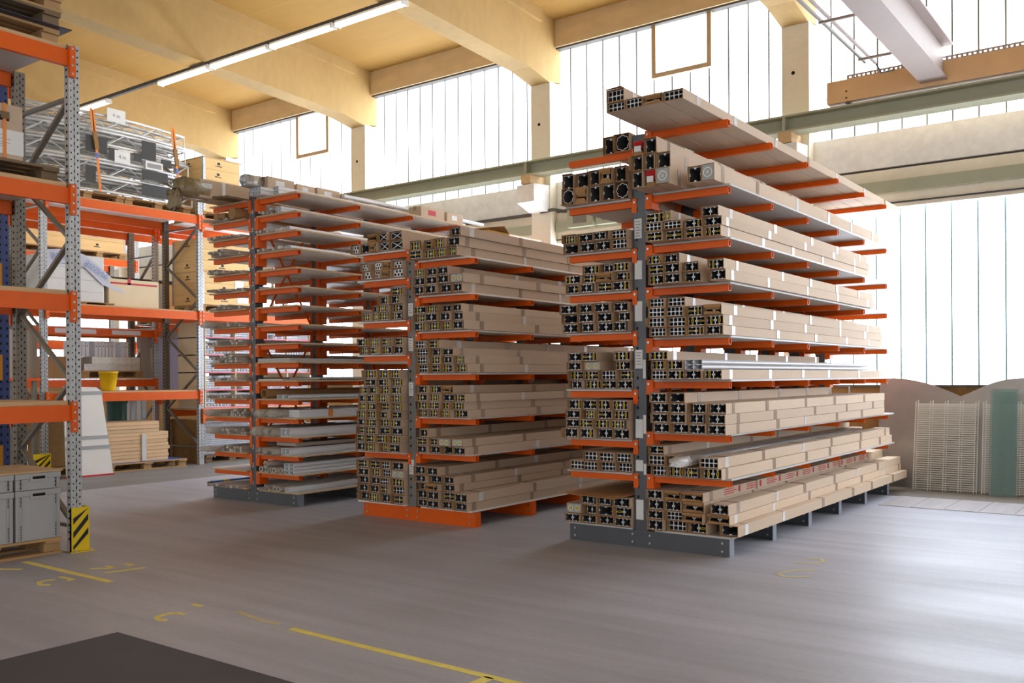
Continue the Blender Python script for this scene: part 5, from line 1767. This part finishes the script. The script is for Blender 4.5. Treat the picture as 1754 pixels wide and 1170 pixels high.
for s in range(8):
    for q in range(9):
        o = bpy.data.objects.new('profile_end', sec_with('G', M['aluw']))
        COL.objects.link(o)
        o.location = (-14.70, 10.41 + q * .135, .19 + s * .072)
        o.rotation_euler = (0, 0, math.pi / 2)
        o.scale = (.064, .7, .068)
        tag(o, 'profile end in the pallet box, %s column, %s layer up' % (ORD[q], ORD[s]), 'profile', 'profile ends in the pallet box')
pallet('pallet under the box of profile ends', -15.03, 10.96, 0, 'y', M['woodo'], L=1.2)

# ================================================================== ITEMS LEANING ON THE WINDOW WALL
def curved_plate(label, pts, ytop, ybot, loc):
    t = thing('diamond_plate', label, 'metal plate', loc)
    H_ = max(z for _, z in pts)
    vs, fs = [], []
    n = len(pts)
    for th in (0, .005):
        for x, z in pts:
            vs.append((x, ybot + (ytop - ybot) * z / H_ + th, z))
        for x, z in pts:
            vs.append((x, ybot + th, 0.006))
    for k in range(n - 1):
        fs.append((k, k + 1, n + k + 1, n + k))
        fs.append((2 * n + k + 1, 2 * n + k, 3 * n + k, 3 * n + k + 1))
        fs.append((k + 1, k, 2 * n + k, 2 * n + k + 1))
    fs.append((0, n, 3 * n, 2 * n))
    fs.append((2 * n - 1, n - 1, 3 * n - 1, 4 * n - 1))
    b = MB()
    b.add(vs, fs)
    b.build('plate', M['diamond'], t)
    return t


curved_plate('diamond-patterned metal plate with curved top leaning on the wall behind the tall rack', [(-3.60, 1.50), (-3.45, 1.505), (-3.29, 1.494), (-3.14, 1.468), (-3.0, 1.435), (-2.88, 1.395), (-2.77, 1.35), (-2.65, 1.30), (-2.5, 1.23), (-2.35, 1.15)], 13.66, 13.45, (-3, 13.5, 0))
curved_plate('diamond-patterned metal plate with rising curved top behind the green glass', [(-2.72, 1.17), (-2.58, 1.24), (-2.43, 1.305), (-2.23, 1.405), (-2.13, 1.445), (-2.02, 1.475), (-1.90, 1.492), (-1.75, 1.50), (-1.5, 1.50), (-1.1, 1.46)], 13.61, 13.42, (-2, 13.5, 0))


def grating(label, x0, x1, y, z1, lean):
    t = thing('wire_grating', label, 'grating', ((x0 + x1) / 2, y, 0))
    def Y(z): return y + lean * z / z1
    b = MB()
    nz = 40
    for k in range(nz):
        z = .03 + (z1 - .06) * k / (nz - 1)
        b.bar((x0, Y(z) - .008, z), (x1, Y(z) - .008, z), .008, .009)
    b.build('cross_wires', M['mesh'], t)
    n = 5
    for k in range(n):
        x = x0 + (x1 - x0) * k / (n - 1)
        MB().bar((x, Y(.005), .005), (x, Y(z1), z1 + .02), .011, .011, up=(0, 1, 0)).build('upright_wire', M['mesh'], t)
    return t


for k in range(2):
    grating('zinc wire grating, %s of two leaning on the curved plate' % ['front', 'back'][k], -3.07 + k * .024, -2.33 + k * .03, 13.20 + k * .028, 1.17 + .012 * k, .22)
for k in range(2):
    grating('zinc wire grating, %s of two behind the green glass' % ['front', 'back'][k], -2.235 + k * .028, -1.70 + k * .028, 13.20 + k * .028, 1.17 + .012 * k, .2)
for k in range(2):
    t = thing('glass_sheet', '%s green glass sheet leaning before the wire gratings' % ['front', 'rear'][k], 'glass sheet', (-2, 13.0, 0))
    y0 = 13.06 + k * .035
    b = MB()
    x0, x1 = -2.13 + k * .02, -1.84 + k * .02
    zt_ = 1.33 + k * .03
    b.add([(x0, y0, .003), (x1, y0, .003), (x1, y0 + .012, .003), (x0, y0 + .012, .003), (x0, y0 + .19, zt_), (x1, y0 + .19, zt_), (x1, y0 + .202, zt_), (x0, y0 + .202, zt_)],
          [(0, 3, 2, 1), (4, 5, 6, 7), (0, 1, 5, 4), (1, 2, 6, 5), (2, 3, 7, 6), (3, 0, 4, 7)])
    b.build('pane', M['glass'], t)

# ================================================================== FLOOR MARKINGS AND MAT
t = tag(B(-5.31, -2.2, -3.0, 3.12, .0, .008).build('rubber_mat', mat('dark_rubber_mat', (68, 73, 80), 0.55, var=0.10, scale=2, var2=.05, scale2=30), loc=(-4, 1, 0)), 'dark rubber mat on the concrete floor in the near corner', 'mat')


def mark(name, label, polys, mt):
    b = MB()
    for pl in polys:
        b.prism(pl, 2, 0.0005, 0.0025)
    return tag(b.build(name, mt, loc=(polys[0][0][0], polys[0][0][1], 0)), label, 'floor marking')


def stroke(pts, w):
    out = []
    for (a, c) in zip(pts[:-1], pts[1:]):
        a, c = Vector((*a, 0)), Vector((*c, 0))
        d = (c - a).normalized()
        s = Vector((-d.y, d.x, 0)) * w / 2
        out.append([tuple((a - s)[:2]), tuple((c - s)[:2]), tuple((c + s)[:2]), tuple((a + s)[:2])])
    return out


mark('floor_line', 'long yellow painted line on the floor before the racks', stroke([(-4.52, 3.80), (-4.0, 3.79), (-3.45, 3.785), (-2.70, 3.78)], .05), M['paint'])
mark('floor_line', 'short yellow painted branch off the long floor line', stroke([(-2.94, 3.775), (-2.96, 3.2)], .06), M['paint'])
mark('floor_line', 'yellow painted line on the floor beside the container pallet', stroke([(-8.05, 3.89), (-7.3, 3.885), (-6.70, 3.885)], .055), M['paint'])




mark('floor_line', 'short yellow painted dash at the container pallet', stroke([(-8.02, 3.55), (-7.75, 3.72)], .04), M['paint'])
for nm, pts, lab, mt in MARKS:
    mark('floor_number', lab, stroke(pts, .035), M[mt])
